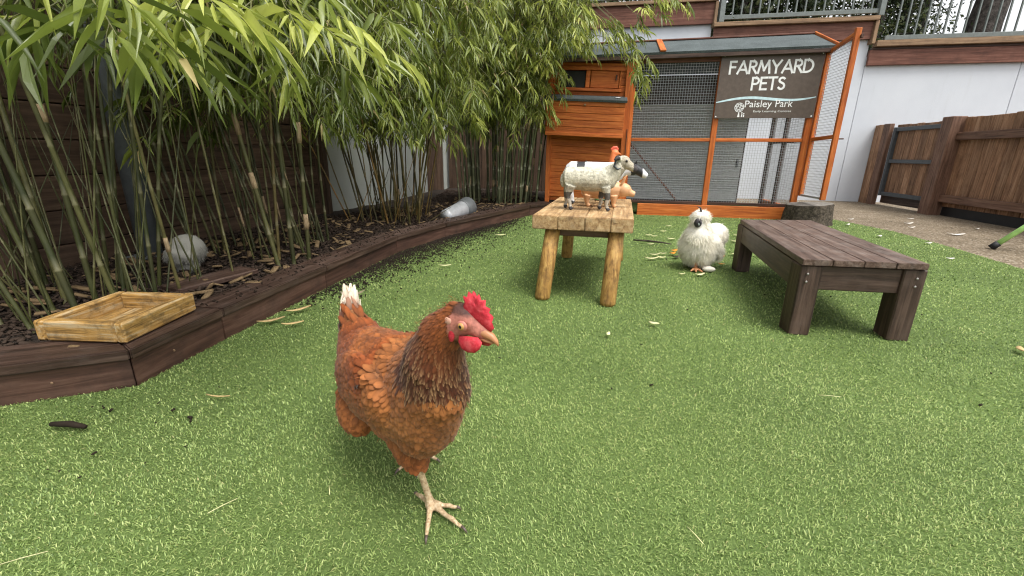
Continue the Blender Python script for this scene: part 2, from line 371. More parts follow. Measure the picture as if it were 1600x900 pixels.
# soil bed behind the edging
def make_bed():
    ys = np.linspace(.35, 8.2, 90); V = []; Fc = []; nx = 26
    for y in ys:
        xr = edge_x(y) - .03 if y <= 5.25 else .46 + (y - 5.25) * .2
        xl = -2.75 if y < 1 else -3.0
        for k in range(nx): V.append((xr + (xl - xr) * k / (nx - 1), y, 0))
    V = np.array(V); V[:, 2] = .075 + .045 * (vnoise(V, 3.1, 2) - .5) + .02 * (vnoise(V, 11, 5) - .5)
    for i in range(len(ys) - 1):
        for k in range(nx - 1):
            a = i * nx + k; Fc.append((a, a + 1, a + nx + 1, a + nx))
    o = np_mesh('soil_bed', V, np.array(Fc), M['soil'], None, None, True); tag(o, kind='structure')
make_bed()
def chips(name, P, z, lo, hi, mat, flat=.3):
    n = len(P); L = rng.uniform(lo, hi, n); w = L * rng.uniform(.25, .55, n); t = L * rng.uniform(.1, flat, n)
    az = rng.uniform(0, 6.28, n); ti = rng.normal(0, .35, n)
    c = np.array([[-1, -1, -1], [1, -1, -1], [.8, 1, -1], [-.9, .8, -1], [-.9, -.8, 1], [.9, -.7, 1], [.7, .8, 1], [-.8, .7, 1]]) * .5
    X = c[None, :, 0] * L[:, None]; Yv = c[None, :, 1] * w[:, None]; Zv = c[None, :, 2] * t[:, None]
    X2 = X * np.cos(ti)[:, None] - Zv * np.sin(ti)[:, None]; Z2 = X * np.sin(ti)[:, None] + Zv * np.cos(ti)[:, None]
    ca, sa = np.cos(az)[:, None], np.sin(az)[:, None]
    V = np.stack([P[:, :1] + X2 * ca - Yv * sa, P[:, 1:2] + X2 * sa + Yv * ca, z[:, None] + Z2], 2).reshape(-1, 3)
    q = np.array([[0, 3, 2, 1], [4, 5, 6, 7], [0, 1, 5, 4], [1, 2, 6, 5], [2, 3, 7, 6], [3, 0, 4, 7]])
    return np_mesh(name, V, (np.arange(n)[:, None, None] * 8 + q[None]).reshape(-1, 4), mat)
def make_mulch():
    n = 22000; y = rng.uniform(.6, 7.2, n); off = rng.uniform(.1, 1.5, n) ** 1; x = np.where(y < 5.25, edge_x(y), .46) - off
    P = np.column_stack([x, y]); z = .088 + .045 * (vnoise(np.column_stack([P, np.zeros(n)]), 3.1, 2) - .5) + rng.uniform(-.004, .008, n)
    o = chips('bark_mulch', P, z, .008, .036, M['mulch']); tag(o, 'dark bark mulch covering the soil of the bamboo bed', 'mulch', kind='stuff')
    n = 9000; y = rng.beta(2.2, 2.2, n) * 3.0 + 1.75; off = rng.exponential(.13, n) * (1 - .5 * np.abs(y - 3.1) / 1.6); x = edge_x(y) + .02 + off
    P = np.column_stack([x, y]); P2 = np.column_stack([rng.uniform(-1.2, 2.6, 110), rng.uniform(1.0, 4.6, 110)])
    P3 = np.column_stack([rng.uniform(-1.3, -.75, 25), rng.uniform(.75, 1.05, 25)])
    P = np.vstack([P, P2, P3]); P = P[in_poly(P, TPOLY)]
    o = chips('soil_crumb', P, rng.uniform(.006, .012, len(P)), .003, .013, M['crumb'], .6); tag(o, 'crumbs of dark soil spilled on the turf along the timber edging', 'soil', kind='stuff')
make_mulch()
def make_litter():
    n = 520; y = rng.uniform(.8, 6.2, n); x = np.where(y < 5.25, edge_x(y), .46) - rng.uniform(.12, 1.2, n); P = np.column_stack([x, y])
    z = .104 + .045 * (vnoise(np.column_stack([P, np.zeros(n)]), 3.1, 2) - .5)
    o = chips('leaf_litter', P, z, .02, .085, M['litter'], .12); tag(o, 'dry bamboo leaves and sheath bits littering the bed', 'leaf litter', kind='stuff')
    n = 420; y = rng.uniform(1.5, 4.8, n); x = edge_x(y) - rng.beta(1.6, 1.1, n) * .13; P = np.column_stack([x, y])
    o = chips('soil_scatter', P, np.full(n, .1225), .003, .014, M['crumb'], .5); tag(o, 'crumbs of soil kicked onto the cap of the timber edging', 'soil', kind='stuff')
M['litter'] = plain('dry leaf litter', (.17, .115, .06), .8, 0, .2)
make_litter()

# timber edging of the raised bed: cap boards and side boards
ed = thing('timber_edging', (-1.09, 1.14, 0), 'low dark brown timber edging with a flat cap round the bamboo bed', 'edging')
def offset_poly(pts, d):
    out = []
    for i, p in enumerate(pts):
        a = Vector(pts[max(i - 1, 0)]); b = Vector(pts[min(i + 1, len(pts) - 1)]); q = Vector(p)
        n1 = (q - a).normalized() if i else (b - q).normalized(); n2 = (b - q).normalized() if i < len(pts) - 1 else n1
        nn = (Vector((-n1.y, n1.x)) + Vector((-n2.y, n2.x))).normalized(); k = d / max(.4, nn.dot(Vector((-n1.y, n1.x))))
        out.append(tuple(q + nn * k))
    return out
def prism(name, quad, z0, z1, mat, parent, bev=.004):
    V = [(x, y, z0) for x, y in quad] + [(x, y, z1) for x, y in quad]
    c = sum((Vector(v) for v in V), Vector()) / 8
    p, q = Vector((*quad[0], 0)), Vector((*quad[1], 0)); Mx = fr(p, q); Mx.translation = c; I = Mx.inverted()
    bm = bmesh.new(); vs = [bm.verts.new(I @ Vector(v)) for v in V]
    for f in ((3, 2, 1, 0), (4, 5, 6, 7), (0, 1, 5, 4), (1, 2, 6, 5), (2, 3, 7, 6), (3, 0, 4, 7)): bm.faces.new([vs[i] for i in f])
    bmesh.ops.recalc_face_normals(bm, faces=bm.faces[:])
    bmesh.ops.bevel(bm, geom=bm.edges[:], offset=bev, segments=2, affect='EDGES')
    me = bpy.data.meshes.new(name); bm.to_mesh(me); bm.free(); me.materials.append(mat)
    return place(bpy.data.objects.new(name, me), Mx, parent)
inner = offset_poly(EDGE, .145); outer = offset_poly(EDGE, -.012); s_in = offset_poly(EDGE, .04)
for i in range(len(EDGE) - 1):
    g = .0015 if i in (0, 1) else .0004
    def sh(a, b):
        a, b = Vector(a), Vector(b); d = (b - a).normalized() * g
        return tuple(a + d), tuple(b - d)
    o0, o1 = sh(outer[i], outer[i + 1]); i0, i1 = sh(inner[i], inner[i + 1])
    prism('cap_board', [o0, o1, i1, i0], .088, .120, M['edge'], ed, .004)
    e0, e1 = sh(EDGE[i], EDGE[i + 1]); k0, k1 = sh(s_in[i], s_in[i + 1])
    prism('side_board', [e0, e1, k1, k0], -.01, .0865, M['edge_side'], ed, .002)
for (x, y, z) in ((-1.25, 1.068, .05), (-1.065, 1.27, .055)):
    V, Fc = ell((x, y - .003, z), (.004, .002, .004)); mk('screw_head', V, Fc, M['cap'], ed, True)
bl = board('loose_board', (-1.41, 1.73, .108), (-1.27, 2.05, .112), .14, .022, M['edge'], None)
tag(bl, 'loose dark plank lying behind the edging in front of the white hen', 'plank')

# rendered retaining wall with stepped red brown fascia, upper bank
def wp(x, z, off=0.):
    return (x - .196 * off, 7.03 - .2 * (x - 5.25) - .98 * off, z)
def slab(name, x0, x1, z0, z1, off, th, mat, parent, bev=.003):
    zc = (z0 + z1) / 2
    return board(name, wp(x0, zc, off), wp(x1, zc, off), th, z1 - z0, mat, parent, bev=bev)
rw = thing('retaining_wall', wp(4, 0), 'tall white rendered retaining wall with stepped red brown timber fascia', 'wall')
for x0, x1, z1 in ((-2.4, 2.965, 2.60), (2.97, 5.085, 2.35), (5.09, 6.955, 2.05), (6.96, 9.6, 2.05), (9.605, 12.5, 2.05)):
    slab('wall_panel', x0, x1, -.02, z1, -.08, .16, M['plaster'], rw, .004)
slab('fascia_board', -1.2, 2.97, 2.545, 2.83, .03, .045, M['fascia'], rw); slab('cap_board', -1.2, 2.985, 2.833, 2.88, .04, .12, M['cap'], rw)
slab('fascia_board', 2.99, 5.06, 2.265, 2.49, .03, .045, M['fascia'], rw); slab('cap_board', 2.975, 5.10, 2.493, 2.548, .05, .12, M['cap'], rw)
slab('fascia_board', 5.09, 12.5, 1.925, 2.125, .03, .05, M['fascia'], rw); slab('cap_board', 5.13, 12.5, 2.16, 2.235, .05, .12, M['cap'], rw)
slab('soffit_board', 5.11, 12.5, 2.128, 2.158, .02, .06, M['edge'], rw)
board('end_post', wp(5.085, 2.20, .045), wp(5.085, 2.49, .045), .05, .09, M['cap'], rw, up=(0, 1, 0))
board('end_post', wp(2.98, 2.50, .045), wp(2.98, 2.83, .045), .04, .09, M['cap'], rw, up=(0, 1, 0))
up = mk('upper_bank', [wp(-30, 2.2, -.17), wp(30, 2.0, -.17), (60, 60, 2.6), (-60, 60, 2.6)], [(0, 1, 2, 3)], M['ground']); tag(up, kind='structure')
def balustrade(x0, x1, z0, z1, label, posts, step):
    t = thing('balustrade', wp((x0 + x1) / 2, z0 - .02), label, 'railing', 'grey metal balustrades along the top of the wall')
    for z in (z0, z1):
        board('bottom_rail' if z == z0 else 'top_rail', wp(x0, z, .03), wp(x1, z, .03), .04, .055, M['grey_metal'], t)
    for x in posts: board('post', wp(x, z0 - .06, .03), wp(x, z1 + .04, .03), .075, .075, M['grey_metal'], t, up=(0, 1, 0))
    n = int((x1 - x0) / step)
    for i in range(1, n):
        x = x0 + (x1 - x0) * i / n
        if min(abs(x - q) for q in posts) < .05: continue
        board('baluster', wp(x, z0 + .028, .03), wp(x, z1 - .028, .03), .02, .02, M['grey_metal'], t, up=(0, 1, 0), bev=.002)
balustrade(-1.2, 2.93, 2.95, 3.8, 'grey metal balustrade above the highest fascia, behind the bamboo', (-1.15, .9, 2.9), .115)
balustrade(3.10, 5.12, 2.62, 3.5, 'grey metal balustrade on the middle step above the coop roof', (3.07, 5.12), .115)
balustrade(5.24, 12.4, 2.275, 3.2, 'long grey metal balustrade on the lowest step above the right hand wall', (8.6, 12.3), .115)

# ------------------------------------------------------------------ right hand paling fence and gate
FX = Vector((-.158, -.987, 0)); FN = Vector((-.987, .158, 0)); F0 = Vector((5.45, 6.95, 0))   # FX toward the camera, FN toward the yard
def fp(s, z, off=0.): 
    p = F0 + FX * s + FN * off; return (p.x, p.y, z)
fe = thing('paling_fence', fp(3, 0), 'brown timber paling fence with two rails and a thick post at the right edge', 'fence')
board('post', fp(1.47, -.02, .06), fp(1.47, 1.125, .06), .15, .17, M['fence_rail'], fe, up=tuple(FX), bev=.006)
s = 1.50; k = 0
while s < 5.6:
    w = R(.125, .145)
    board('paling', fp(s + w / 2, .10, -.012 + R(-.003, .003)), fp(s + w / 2, 1.115 + R(-.008, .004), -.012), .022, w, M['paling'], fe, up=tuple(FX)); s += w + .004
board('backing', fp(1.5, .6, -.032), fp(5.6, .6, -.032), .008, .95, M['edge'], fe)  # added dark board, keeps the lit wall from showing in the paling gaps
board('kickboard', fp(1.56, .045, -.02), fp(5.6, .045, -.02), .03, .11, M['black'], fe)
for z in (.905, .195): board('rail', fp(1.56, z, .035), fp(5.6, z, .035), .05, .085, M['fence_rail'], fe)
ga = thing('timber_gate', fp(.9, 0), 'brown timber gate with charcoal metal frame between two fence posts', 'gate')
s = .37
while s < 1.39:
    w = R(.115, .13); board('paling', fp(s + w / 2, .16, -.012), fp(s + w / 2, 1.095 + R(-.006, .006), -.012), .02, w, M['paling'], ga, up=tuple(FX)); s += w + .004
board('backing', fp(.34, .555, -.03), fp(1.42, .555, -.03), .008, 1.06, M['edge'], ga)  # added dark board blocking light between and below the gate palings
for z in (1.035, .61, .16): board('frame_rail', fp(.42, z, .015), fp(1.38, z, .015), .04, .05, M['gate_metal'], ga)
board('frame_stile', fp(.40, .13, .02), fp(.40, 1.065, .02), .045, .05, M['gate_metal'], ga, up=tuple(FX))
board('frame_stile', fp(1.36, .13, .02), fp(1.36, 1.065, .02), .045, .05, M['gate_metal'], ga, up=tuple(FX))
gp_ = thing('gate_post', fp(.2, 0), 'far gate post clad in three upright brown boards beside the white wall', 'post')
for a, w, off in ((.02, .10, .03), (.135, .12, .045), (.28, .14, .055)):
    board('upright_board', fp(a, -.02, off), fp(a, 1.115 + R(-.004, .004), off), .06, w, M['paling'] if a < .2 else M['fence_rail'], gp_, up=tuple(FX), bev=.004)

# ------------------------------------------------------------------ chicken coop
EU = Vector((.9806, -.1961, 0)); EV = Vector((.1961, .9806, 0)); C0 = Vector((1.25, 5.18, 0))
def cp(u, v, z):
    p = C0 + EU * u + EV * v; return Vector((p.x, p.y, z))
coop = thing('chicken_coop', cp(.5, .5, 0), 'orange stained timber chicken coop with wire run, hutch and nest box', 'coop')
CW = M['coop']
def cb(name, a, b, w, t, mat=None, parent=None, up=None, bev=.003): 
    return board(name, cp(*a), cp(*b), w, t, mat or CW, parent or coop, up=tuple(up) if up is not None else (0, 0, 1), bev=bev)
UE = 1.84
# plinth and posts of the run
cb('plinth_board', (.19, -.015, .062), (UE + .01, -.015, .062), .035, .135)
cb('plinth_board', (UE - .01, .02, .062), (UE - .01, 1.0, .062), .035, .135)
cb('post', (.03, 0, .1), (.03, 0, 1.62), .045, .055, up=EU); cb('post', (.91, 0, .13), (.91, 0, 1.62), .045, .055, up=EU)
cb('post', (UE - .03, 0, .13), (UE - .03, 0, 1.64), .045, .06, up=EU)
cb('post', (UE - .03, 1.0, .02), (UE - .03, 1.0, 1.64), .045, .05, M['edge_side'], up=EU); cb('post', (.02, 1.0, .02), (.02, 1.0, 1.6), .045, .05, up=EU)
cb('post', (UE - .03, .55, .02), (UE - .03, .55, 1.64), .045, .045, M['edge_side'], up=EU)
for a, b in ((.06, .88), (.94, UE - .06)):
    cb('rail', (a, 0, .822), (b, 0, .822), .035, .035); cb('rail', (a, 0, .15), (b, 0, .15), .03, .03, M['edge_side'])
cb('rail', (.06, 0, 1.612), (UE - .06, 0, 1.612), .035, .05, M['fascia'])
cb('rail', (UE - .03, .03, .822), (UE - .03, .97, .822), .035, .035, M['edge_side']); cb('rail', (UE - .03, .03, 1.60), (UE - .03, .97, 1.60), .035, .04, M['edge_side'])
# back boards and grey sheet
z = .06; 
while z < 1.55:
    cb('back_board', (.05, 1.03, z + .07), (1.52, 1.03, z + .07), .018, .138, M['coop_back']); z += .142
cb('backing', (.04, 1.055, .80), (1.53, 1.055, .80), .008, 1.56, M['coop_back'])  # unseen solid board added to stop light through the back board gaps
V = []; Fc = []; nr = 84
for i in range(nr + 1):
    z_ = .09 + i * .0141; d_ = .985 + (.007 if i % 2 else 0); V += [tuple(cp(.06, d_, z_)), tuple(cp(1.50, d_, z_))]
    if i: Fc.append((2 * i - 2, 2 * i - 1, 2 * i + 1, 2 * i))
mk('ribbed_sheet', V, Fc, M['sheet'], coop)
cb('ramp', (.05, .06, .79), (.62, .10, .17), .03, .02, M['fascia']); cb('floor_board', (.05, .5, .03), (UE - .08, .5, .03), .9, .02, M['turf_base'])
# wire mesh panels
def wire_panel(name, o, ux, uy, w, h, step, r, parent):
    V = []; Fc = []; n = ux.cross(uy).normalized()
    def bar(a, b, side, off):
        i = len(V)
        for p in (a, b):
            for s1, s2 in ((-1, -1), (1, -1), (1, 1), (-1, 1)): V.append(p + side * (s1 * r) + n * (s2 * r + off))
        for q in ((0, 1, 5, 4), (1, 2, 6, 5), (2, 3, 7, 6), (3, 0, 4, 7)): Fc.append(tuple(i + e for e in q))
    for k in range(1, int(w / step) + 1): bar(o + ux * (k * step), o + ux * (k * step) + uy * h, ux, 0)
    for k in range(1, int(h / step) + 1): bar(o + uy * (k * step), o + uy * (k * step) + ux * w, uy, r * 1.6)
    x = mk(name, V, Fc, M['wire'], parent); x['kind'] = 'stuff'; return x
Z3 = Vector((0, 0, 1))
for (u0_, u1_) in ((.055, .885), (.935, UE - .055)):
    wire_panel('wire_mesh', cp(u0_, .012, .165), EU, Z3, u1_ - u0_, .64, .0262, .0014, coop)
    wire_panel('wire_mesh', cp(u0_, .012, .84), EU, Z3, u1_ - u0_, .745, .0262, .0014, coop)
wire_panel('wire_mesh', cp(UE - .03, .03, .14), EV, Z3, .95, .66, .0262, .0014, coop); wire_panel('wire_mesh', cp(UE - .03, .03, .84), EV, Z3, .95, .74, .0262, .0014, coop)
# open door of the run, swung towards the yard
dr = cb('door', (UE + .025, -.52, .26), (UE + .025, -.52, 1.73), .036, .045, up=EU)
cb('hinge_stile', (UE + .022, -.03, .26), (UE + .022, -.03, 1.66), .036, .04, parent=dr, up=EU)
for z0_, z1_, nm in ((1.635, 1.69, 'top_rail'), (.83, .84, 'middle_rail')): cb(nm, (UE + .024, -.05, z0_), (UE + .024, -.50, z1_), .032, .034, parent=dr)
cb('bottom_rail', (UE + .024, -.05, .27), (UE + .024, -.50, .275), .03, .02, M['wire'], parent=dr)
wire_panel('wire_mesh', cp(UE + .02, -.05, .285), -EV, Z3, .45, .53, .0262, .0012, dr); wire_panel('wire_mesh', cp(UE + .02, -.05, .85), -EV, Z3, .45, .79, .0262, .0012, dr)
cb('latch', (UE + .05, -.53, .82), (UE + .09, -.53, .82), .012, .012, M['edge_side'], parent=dr)
cb('latch', (UE + .05, -.535, 1.66), (UE + .05, -.56, 1.66), .02, .03, M['edge_side'], parent=dr)
cb('door_bolt', (1.45, .985, .52), (1.45, .985, .62), .02, .02, M['black'])
# roof: two felted slopes with timber trims
def slope(name, quad, th, mat, parent):
    q = [Vector(p) for p in quad]; n = (q[1] - q[0]).cross(q[3] - q[0]).normalized() * th
    V = q + [p - n for p in q]
    return mk(name, V, [(0, 1, 2, 3), (7, 6, 5, 4), (0, 4, 5, 1), (1, 5, 6, 2), (2, 6, 7, 3), (3, 7, 4, 0)], mat, parent)
RZ, RV = 1.90, .5
slope('roof_panel', [cp(-1.0, -.10, 1.66), cp(UE + .05, -.10, 1.685), cp(UE + .05, RV, RZ + .015), cp(-1.0, RV, RZ - .015)], .022, M['felt'], coop)
slope('roof_panel', [cp(UE + .05, RV * 2 + .1, 1.66), cp(-1.0, RV * 2 + .1, 1.66), cp(-1.0, RV + .003, RZ - .015), cp(UE + .05, RV + .003, RZ + .015)], .022, M['felt'], coop)
cb('ridge_trim', (-1.0, RV, RZ - .008), (UE + .06, RV, RZ + .022), .05, .016, M['fascia'])
cb('verge_trim', (UE + .06, -.10, 1.682), (UE + .06, RV, RZ + .015), .018, .05); cb('verge_trim', (UE + .06, RV * 2 + .1, 1.655), (UE + .06, RV + .01, RZ + .01), .018, .05)
cb('roof_batten', (.30, -.105, 1.684), (.30, RV, RZ + .012), .06, .018); cb('eave_trim', (-1.0, -.085, 1.622), (UE + .05, -.085, 1.645), .016, .038, M['edge'])
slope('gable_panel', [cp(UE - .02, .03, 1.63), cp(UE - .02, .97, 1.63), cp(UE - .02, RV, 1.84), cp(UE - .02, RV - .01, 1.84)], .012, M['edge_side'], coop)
# hutch: shiplap boards, window with black mesh, sliding panel
HT = -.045
def hz(u, z): return z + HT * (u + .45)
def hb(name, u0, u1, v, zc, h, th=.016, mat=None, parent=None):
    return cb(name, (u0, v, hz(u0, zc)), (u1, v, hz(u1, zc)), th, h, mat, parent)
z = .16
while z < 1.60:
    low = z < .86
    if not low and 1.34 < z + .036 < 1.56:
        hb('shiplap_board', -.84, -.80, .0, z + .036, .070); hb('shiplap_board', -.10, -.03, .0, z + .036, .070)
    else:
        hb('shiplap_board', -.84, -.03, .03 if low else .0, z + .036, .070)
    z += .0725
cb('backing', (-.85, .055, .88), (-.03, .055, .88), .012, 1.5, M['coop'])  # added panel behind the shiplap so no light shows through its joints
cb('corner_post', (-.86, 0, .1), (-.86, 0, 1.66), .045, .05, up=EU)
cb('side_panel', (-.88, .03, .87), (-.88, 1.0, .87), .02, 1.5); cb('side_panel', (-.02, .06, 1.2), (-.02, .95, 1.2), .02, .8)
cb('corner_post', (-.01, -.025, .1), (-.01, -.025, 1.60), .04, .075, up=EU)
hb('window_rail', -.84, -.03, -.012, 1.553, .04); hb('window_sill', -.80, -.09, -.02, 1.338, .03, .035)
hb('window_pane', -.765, -.48, .012, 1.445, .17, .01, M['black'])
hb('sliding_panel', -.42, -.12, -.006, 1.445, .165, .012)
hb('window_stile', -.785, -.76, -.008, 1.445, .17, .018); hb('window_stile', -.475, -.43, -.008, 1.445, .17, .018); hb('window_stile', -.115, -.095, -.008, 1.445, .17, .018)
hb('panel_handle', -.155, -.14, -.02, 1.465, .055, .012, M['edge_side'])
nb = hb('nest_box', -.875, -.045, -.10, 1.03, .32, .16)
for k in range(5): hb('front_board', -.88, -.04, -.19, .865 + .036 + k * .072, .068, .014, None, nb)
hb('bottom_trim', -.88, -.04, -.20, .862, .035, .02, None, nb)
slope('lid', [cp(-.90, -.225, hz(-.9, 1.218)), cp(-.02, -.225, hz(-.02, 1.218)), cp(-.02, .0, hz(-.02, 1.285)), cp(-.90, .0, hz(-.9, 1.285))], .022, M['felt'], nb)
V, Fc = ell(cp(-.46, -.205, hz(-.46, 1.165)), (.014, .014, .012)); mk('knob', V, Fc, M['cap'], nb, True)
V, Fc = ell(cp(-.12, -.12, hz(-.1, 1.257)), (.028, .014, .006)); mk('paper_scrap', V, Fc, M['white_print'], nb, True)
cb('gate_hook', (.005, -.055, .50), (.005, -.055, .93), .008, .008, M['edge_side'], up=EU)

# ------------------------------------------------------------------ sign on the coop
sg = thing('sign', cp(1.36, -.06, 1.034), 'brown sign reading FARMYARD PETS screwed to the front of the coop', 'sign')
SW, SH = .945, .612
sgM = Matrix(((EU.x, 0, -EV.x, 0), (EU.y, 0, -EV.y, 0), (EU.z, 1, -EV.z, 0), (0, 0, 0, 1)))
so = cp(.883, -.042, 1.036); sgM.translation = so      # local x right, y up, z towards the viewer
def sgl(name, V, Fc, mat): return mk(name, V, Fc, mat, sg, False, sgM)
me = box_mesh(SW, SH, .006, M['sign'], .001); o = bpy.data.objects.new('panel', me); place(o, sgM @ Matrix.Translation((SW / 2, SH / 2, 0)), sg)
def text(name, body, x, y, width, height, off=0., shear=0., mat=None, space=1.):
    cu = bpy.data.curves.new(name, 'FONT'); cu.body = body; cu.size = 1; cu.offset = off; cu.extrude = .002; cu.shear = shear; cu.space_character = space; cu.fill_mode = 'FRONT' if False else 'BOTH'
    t = bpy.data.objects.new(name, cu); COL.objects.link(t); dg = bpy.context.evaluated_depsgraph_get(); dg.update()
    m_ = bpy.data.meshes.new_from_object(t.evaluated_get(dg)); bpy.data.objects.remove(t); bpy.data.curves.remove(cu)
    co = np.empty(len(m_.vertices) * 3, np.float32); m_.vertices.foreach_get('co', co); co = co.reshape(-1, 3)
    lo, hi = co.min(0), co.max(0); co[:, 0] = (co[:, 0] - lo[0]) / (hi[0] - lo[0]) * width + x; co[:, 1] = (co[:, 1] - lo[1]) / (hi[1] - lo[1]) * height + y
    co[:, 2] = .0034 + (co[:, 2] - lo[2]) / (hi[2] - lo[2] + 1e-9) * .0012
    m_.vertices.foreach_set('co', co.ravel()); m_.materials.clear(); m_.materials.append(mat or M['white_print']); m_.update()
    return place(bpy.data.objects.new(name, m_), sgM, sg)
def arc(cx, cy, rx, ry, a0, a1, n=9): return [(cx + rx * math.cos(math.radians(a0 + (a1 - a0) * i / n)), cy + ry * math.sin(math.radians(a0 + (a1 - a0) * i / n))) for i in range(n + 1)]
GLYPH = {'F': (.48, [[(0, 0), (0, 1)], [(0, 1), (.46, 1)], [(0, .53), (.40, .53)]]), 'A': (.80, [[(0, 0), (.40, 1)], [(.40, 1), (.80, 0)], [(.13, .30), (.67, .30)]]),
         'R': (.56, [[(0, 0), (0, 1)], [(0, 1), (.26, 1)] + arc(.26, .755, .245, .245, 90, -90) + [(0, .51)], [(.22, .51), (.56, 0)]]), 'M': (.92, [[(0, 0), (.14, 1)], [(.14, 1), (.46, .22)], [(.46, .22), (.78, 1)], [(.78, 1), (.92, 0)]]),
         'Y': (.70, [[(0, 1), (.35, .46)], [(.70, 1), (.35, .46)], [(.35, .46), (.35, 0)]]), 'D': (.68, [[(0, 0), (0, 1)], [(0, 1), (.22, 1)] + arc(.22, .5, .46, .5, 90, -90, 14) + [(0, 0)]]),
         'P': (.50, [[(0, 0), (0, 1)], [(0, 1), (.24, 1)] + arc(.24, .735, .265, .265, 90, -90) + [(0, .47)]]), 'E': (.47, [[(0, 0), (0, 1)], [(0, 1), (.47, 1)], [(0, .52), (.41, .52)], [(0, 0), (.47, 0)]]),
         'T': (.60, [[(0, 1), (.60, 1)], [(.30, 1), (.30, 0)]]), 'S': (.48, [arc(.25, .755, .215, .215, 40, 215, 10) + arc(.24, .26, .235, .255, 55, -145, 12)])}
def letter(ch, x, y, sx, sy, w):
    V = []; Fc = []; z = .0040
    for pl in GLYPH[ch][1]:
        P_ = [Vector((x + px * sx, y + w / 2 + py * (sy - w))) for px, py in pl]; L_ = []
        for i, p in enumerate(P_):
            a = (P_[i] - P_[i - 1]).normalized() if i else (P_[1] - P_[0]).normalized(); c = (P_[i + 1] - P_[i]).normalized() if i < len(P_) - 1 else a
            nn = (Vector((-a.y, a.x)) + Vector((-c.y, c.x))).normalized(); k = min(2, 1 / max(.5, nn.dot(Vector((-a.y, a.x)))))
            e = a * (-w / 2 if i == 0 else w / 2 if i == len(P_) - 1 else 0); L_.append((p + e + nn * (w / 2 * k), p + e - nn * (w / 2 * k)))
        b0_ = len(V)
        for q, r_ in L_: V += [(q.x, q.y, z), (r_.x, r_.y, z)]
        Fc += [(b0_ + 2 * i, b0_ + 2 * i + 1, b0_ + 2 * i + 3, b0_ + 2 * i + 2) for i in range(len(P_) - 1)]; z += .00012
    sgl('letter', V, Fc, M['white_print'])
def word(txt, x0, x1, y, h, w, gap):
    tot = sum(GLYPH[c][0] for c in txt) + gap * (len(txt) - 1); sx = (x1 - x0 - w) / tot; x = x0 + w / 2
    for c in txt: letter(c, x, y, sx, h, w); x += (GLYPH[c][0] + gap) * sx
word('FARMYARD', .085, .865, .418, .128, .0195, .17); word('PETS', .315, .635, .265, .128, .0195, .19)
text('lettering', 'Paisley', .285, .085, .255, .085, .004); text('lettering', 'Park', .575, .105, .16, .068, .004)
text('small_lettering', 'Early Learning Centres', .375, .052, .355, .024, .0)
V = []; Fc = []; n_ = 40
for i in range(n_ + 1):
    f = i / n_; x = f * (SW - .012) + .002; y = .165 + .030 * math.sin(f * 6.0 - .35) * (1 - .3 * f) + .045 * f * f; w = .004 + .009 * math.sin(math.pi * min(1, f * 1.02)) ** .6
    V += [(x, y - w, .0045), (x, y + w, .0045)]
    if i: Fc.append((2 * i - 2, 2 * i, 2 * i + 1, 2 * i - 1))
sgl('wave_stripe', V, Fc, M['blue_print'])
def disc(cx, cy, r, z=.0045, seg=20, r2=0, sx=1.):
    V = []; Fc = []
    for k in range(seg):
        a = 2 * math.pi * k / seg; V += [(cx + r * sx * math.cos(a), cy + r * math.sin(a), z), (cx + r2 * sx * math.cos(a), cy + r2 * math.sin(a), z)]
    for k in range(seg): k2 = (k + 1) % seg; Fc.append((2 * k, 2 * k2, 2 * k2 + 1, 2 * k + 1))
    return V, Fc
sh = [disc(.235, .105, .046, .0045, 24, .041)]
for i in range(15):
    a = i * 2.4; r = .008 + .0075 * math.sqrt(i) * 1.15; sh.append(disc(.235 + r * math.cos(a), .105 + r * math.sin(a), .0085, .0047 + i * 1e-5, 10, .0035))
sh.append(([(.226, .012, .0045), (.250, .012, .0045), (.241, .058, .0045), (.234, .058, .0045)], [(0, 1, 2, 3)]))
for (dx, hgt) in ((.268, .034), (.287, .026)):
    sh.append(disc(dx, .018 + hgt, .007, .0045, 10)); sh.append(([(dx - .006, .012, .0045), (dx + .006, .012, .0045), (dx + .008, .012 + hgt * .8, .0045), (dx - .003, .012 + hgt * .8, .0045)], [(0, 1, 2, 3)]))
V, Fc = merge([(v, f) for v, f in sh]); lg = sgl('tree_emblem', V, Fc, M['white_print']); lg['kind'] = 'stuff'
for x, y in ((.018, .018), (SW - .02, .018), (.03, SH - .02), (SW - .02, SH - .02)):
    V, Fc = disc(x, y, .007, .0042, 12); sgl('screw', V, Fc, M['white_print'])

# ------------------------------------------------------------------ dark brown low bench
bt = thing('low_bench', (1.42, 2.07, 0), 'low dark brown timber bench table with plank top and square legs', 'table')
A = [Vector(p) for p in ((1.065, 1.575), (1.478, 1.515), (1.765, 2.61), (1.352, 2.62))]     # FL FR BR BL
BX = (A[1] - A[0]); BX.normalize(); BY = ((A[3] - A[0]) + (A[2] - A[1])); BY.normalize()
wN = 4; zt = .300
for k in range(wN):
    a0 = A[0].lerp(A[1], k / wN + .0018); a1 = A[0].lerp(A[1], (k + 1) / wN - .0018); b0 = A[3].lerp(A[2], k / wN + .0018); b1 = A[3].lerp(A[2], (k + 1) / wN - .0018)
    prism('top_plank', [tuple(a0 - BY * R(0, .004)), tuple(b0), tuple(b1), tuple(a1)], zt - .022 + k * .0003, zt + R(-.001, .001), M['bench'], bt, .0018)
def bpos(fx, fy): 
    return A[0].lerp(A[1], fx).lerp(A[3].lerp(A[2], fx), fy)
LP = [(.085, .045), (.915, .045), (.915, .955), (.085, .955)]
for fx, fy in LP:
    p = bpos(fx, fy); board('leg', (p.x, p.y, 0), (p.x, p.y, zt - .024), .085, .075, M['bench_side'], bt, up=(BX.x, BX.y, 0), bev=.004)
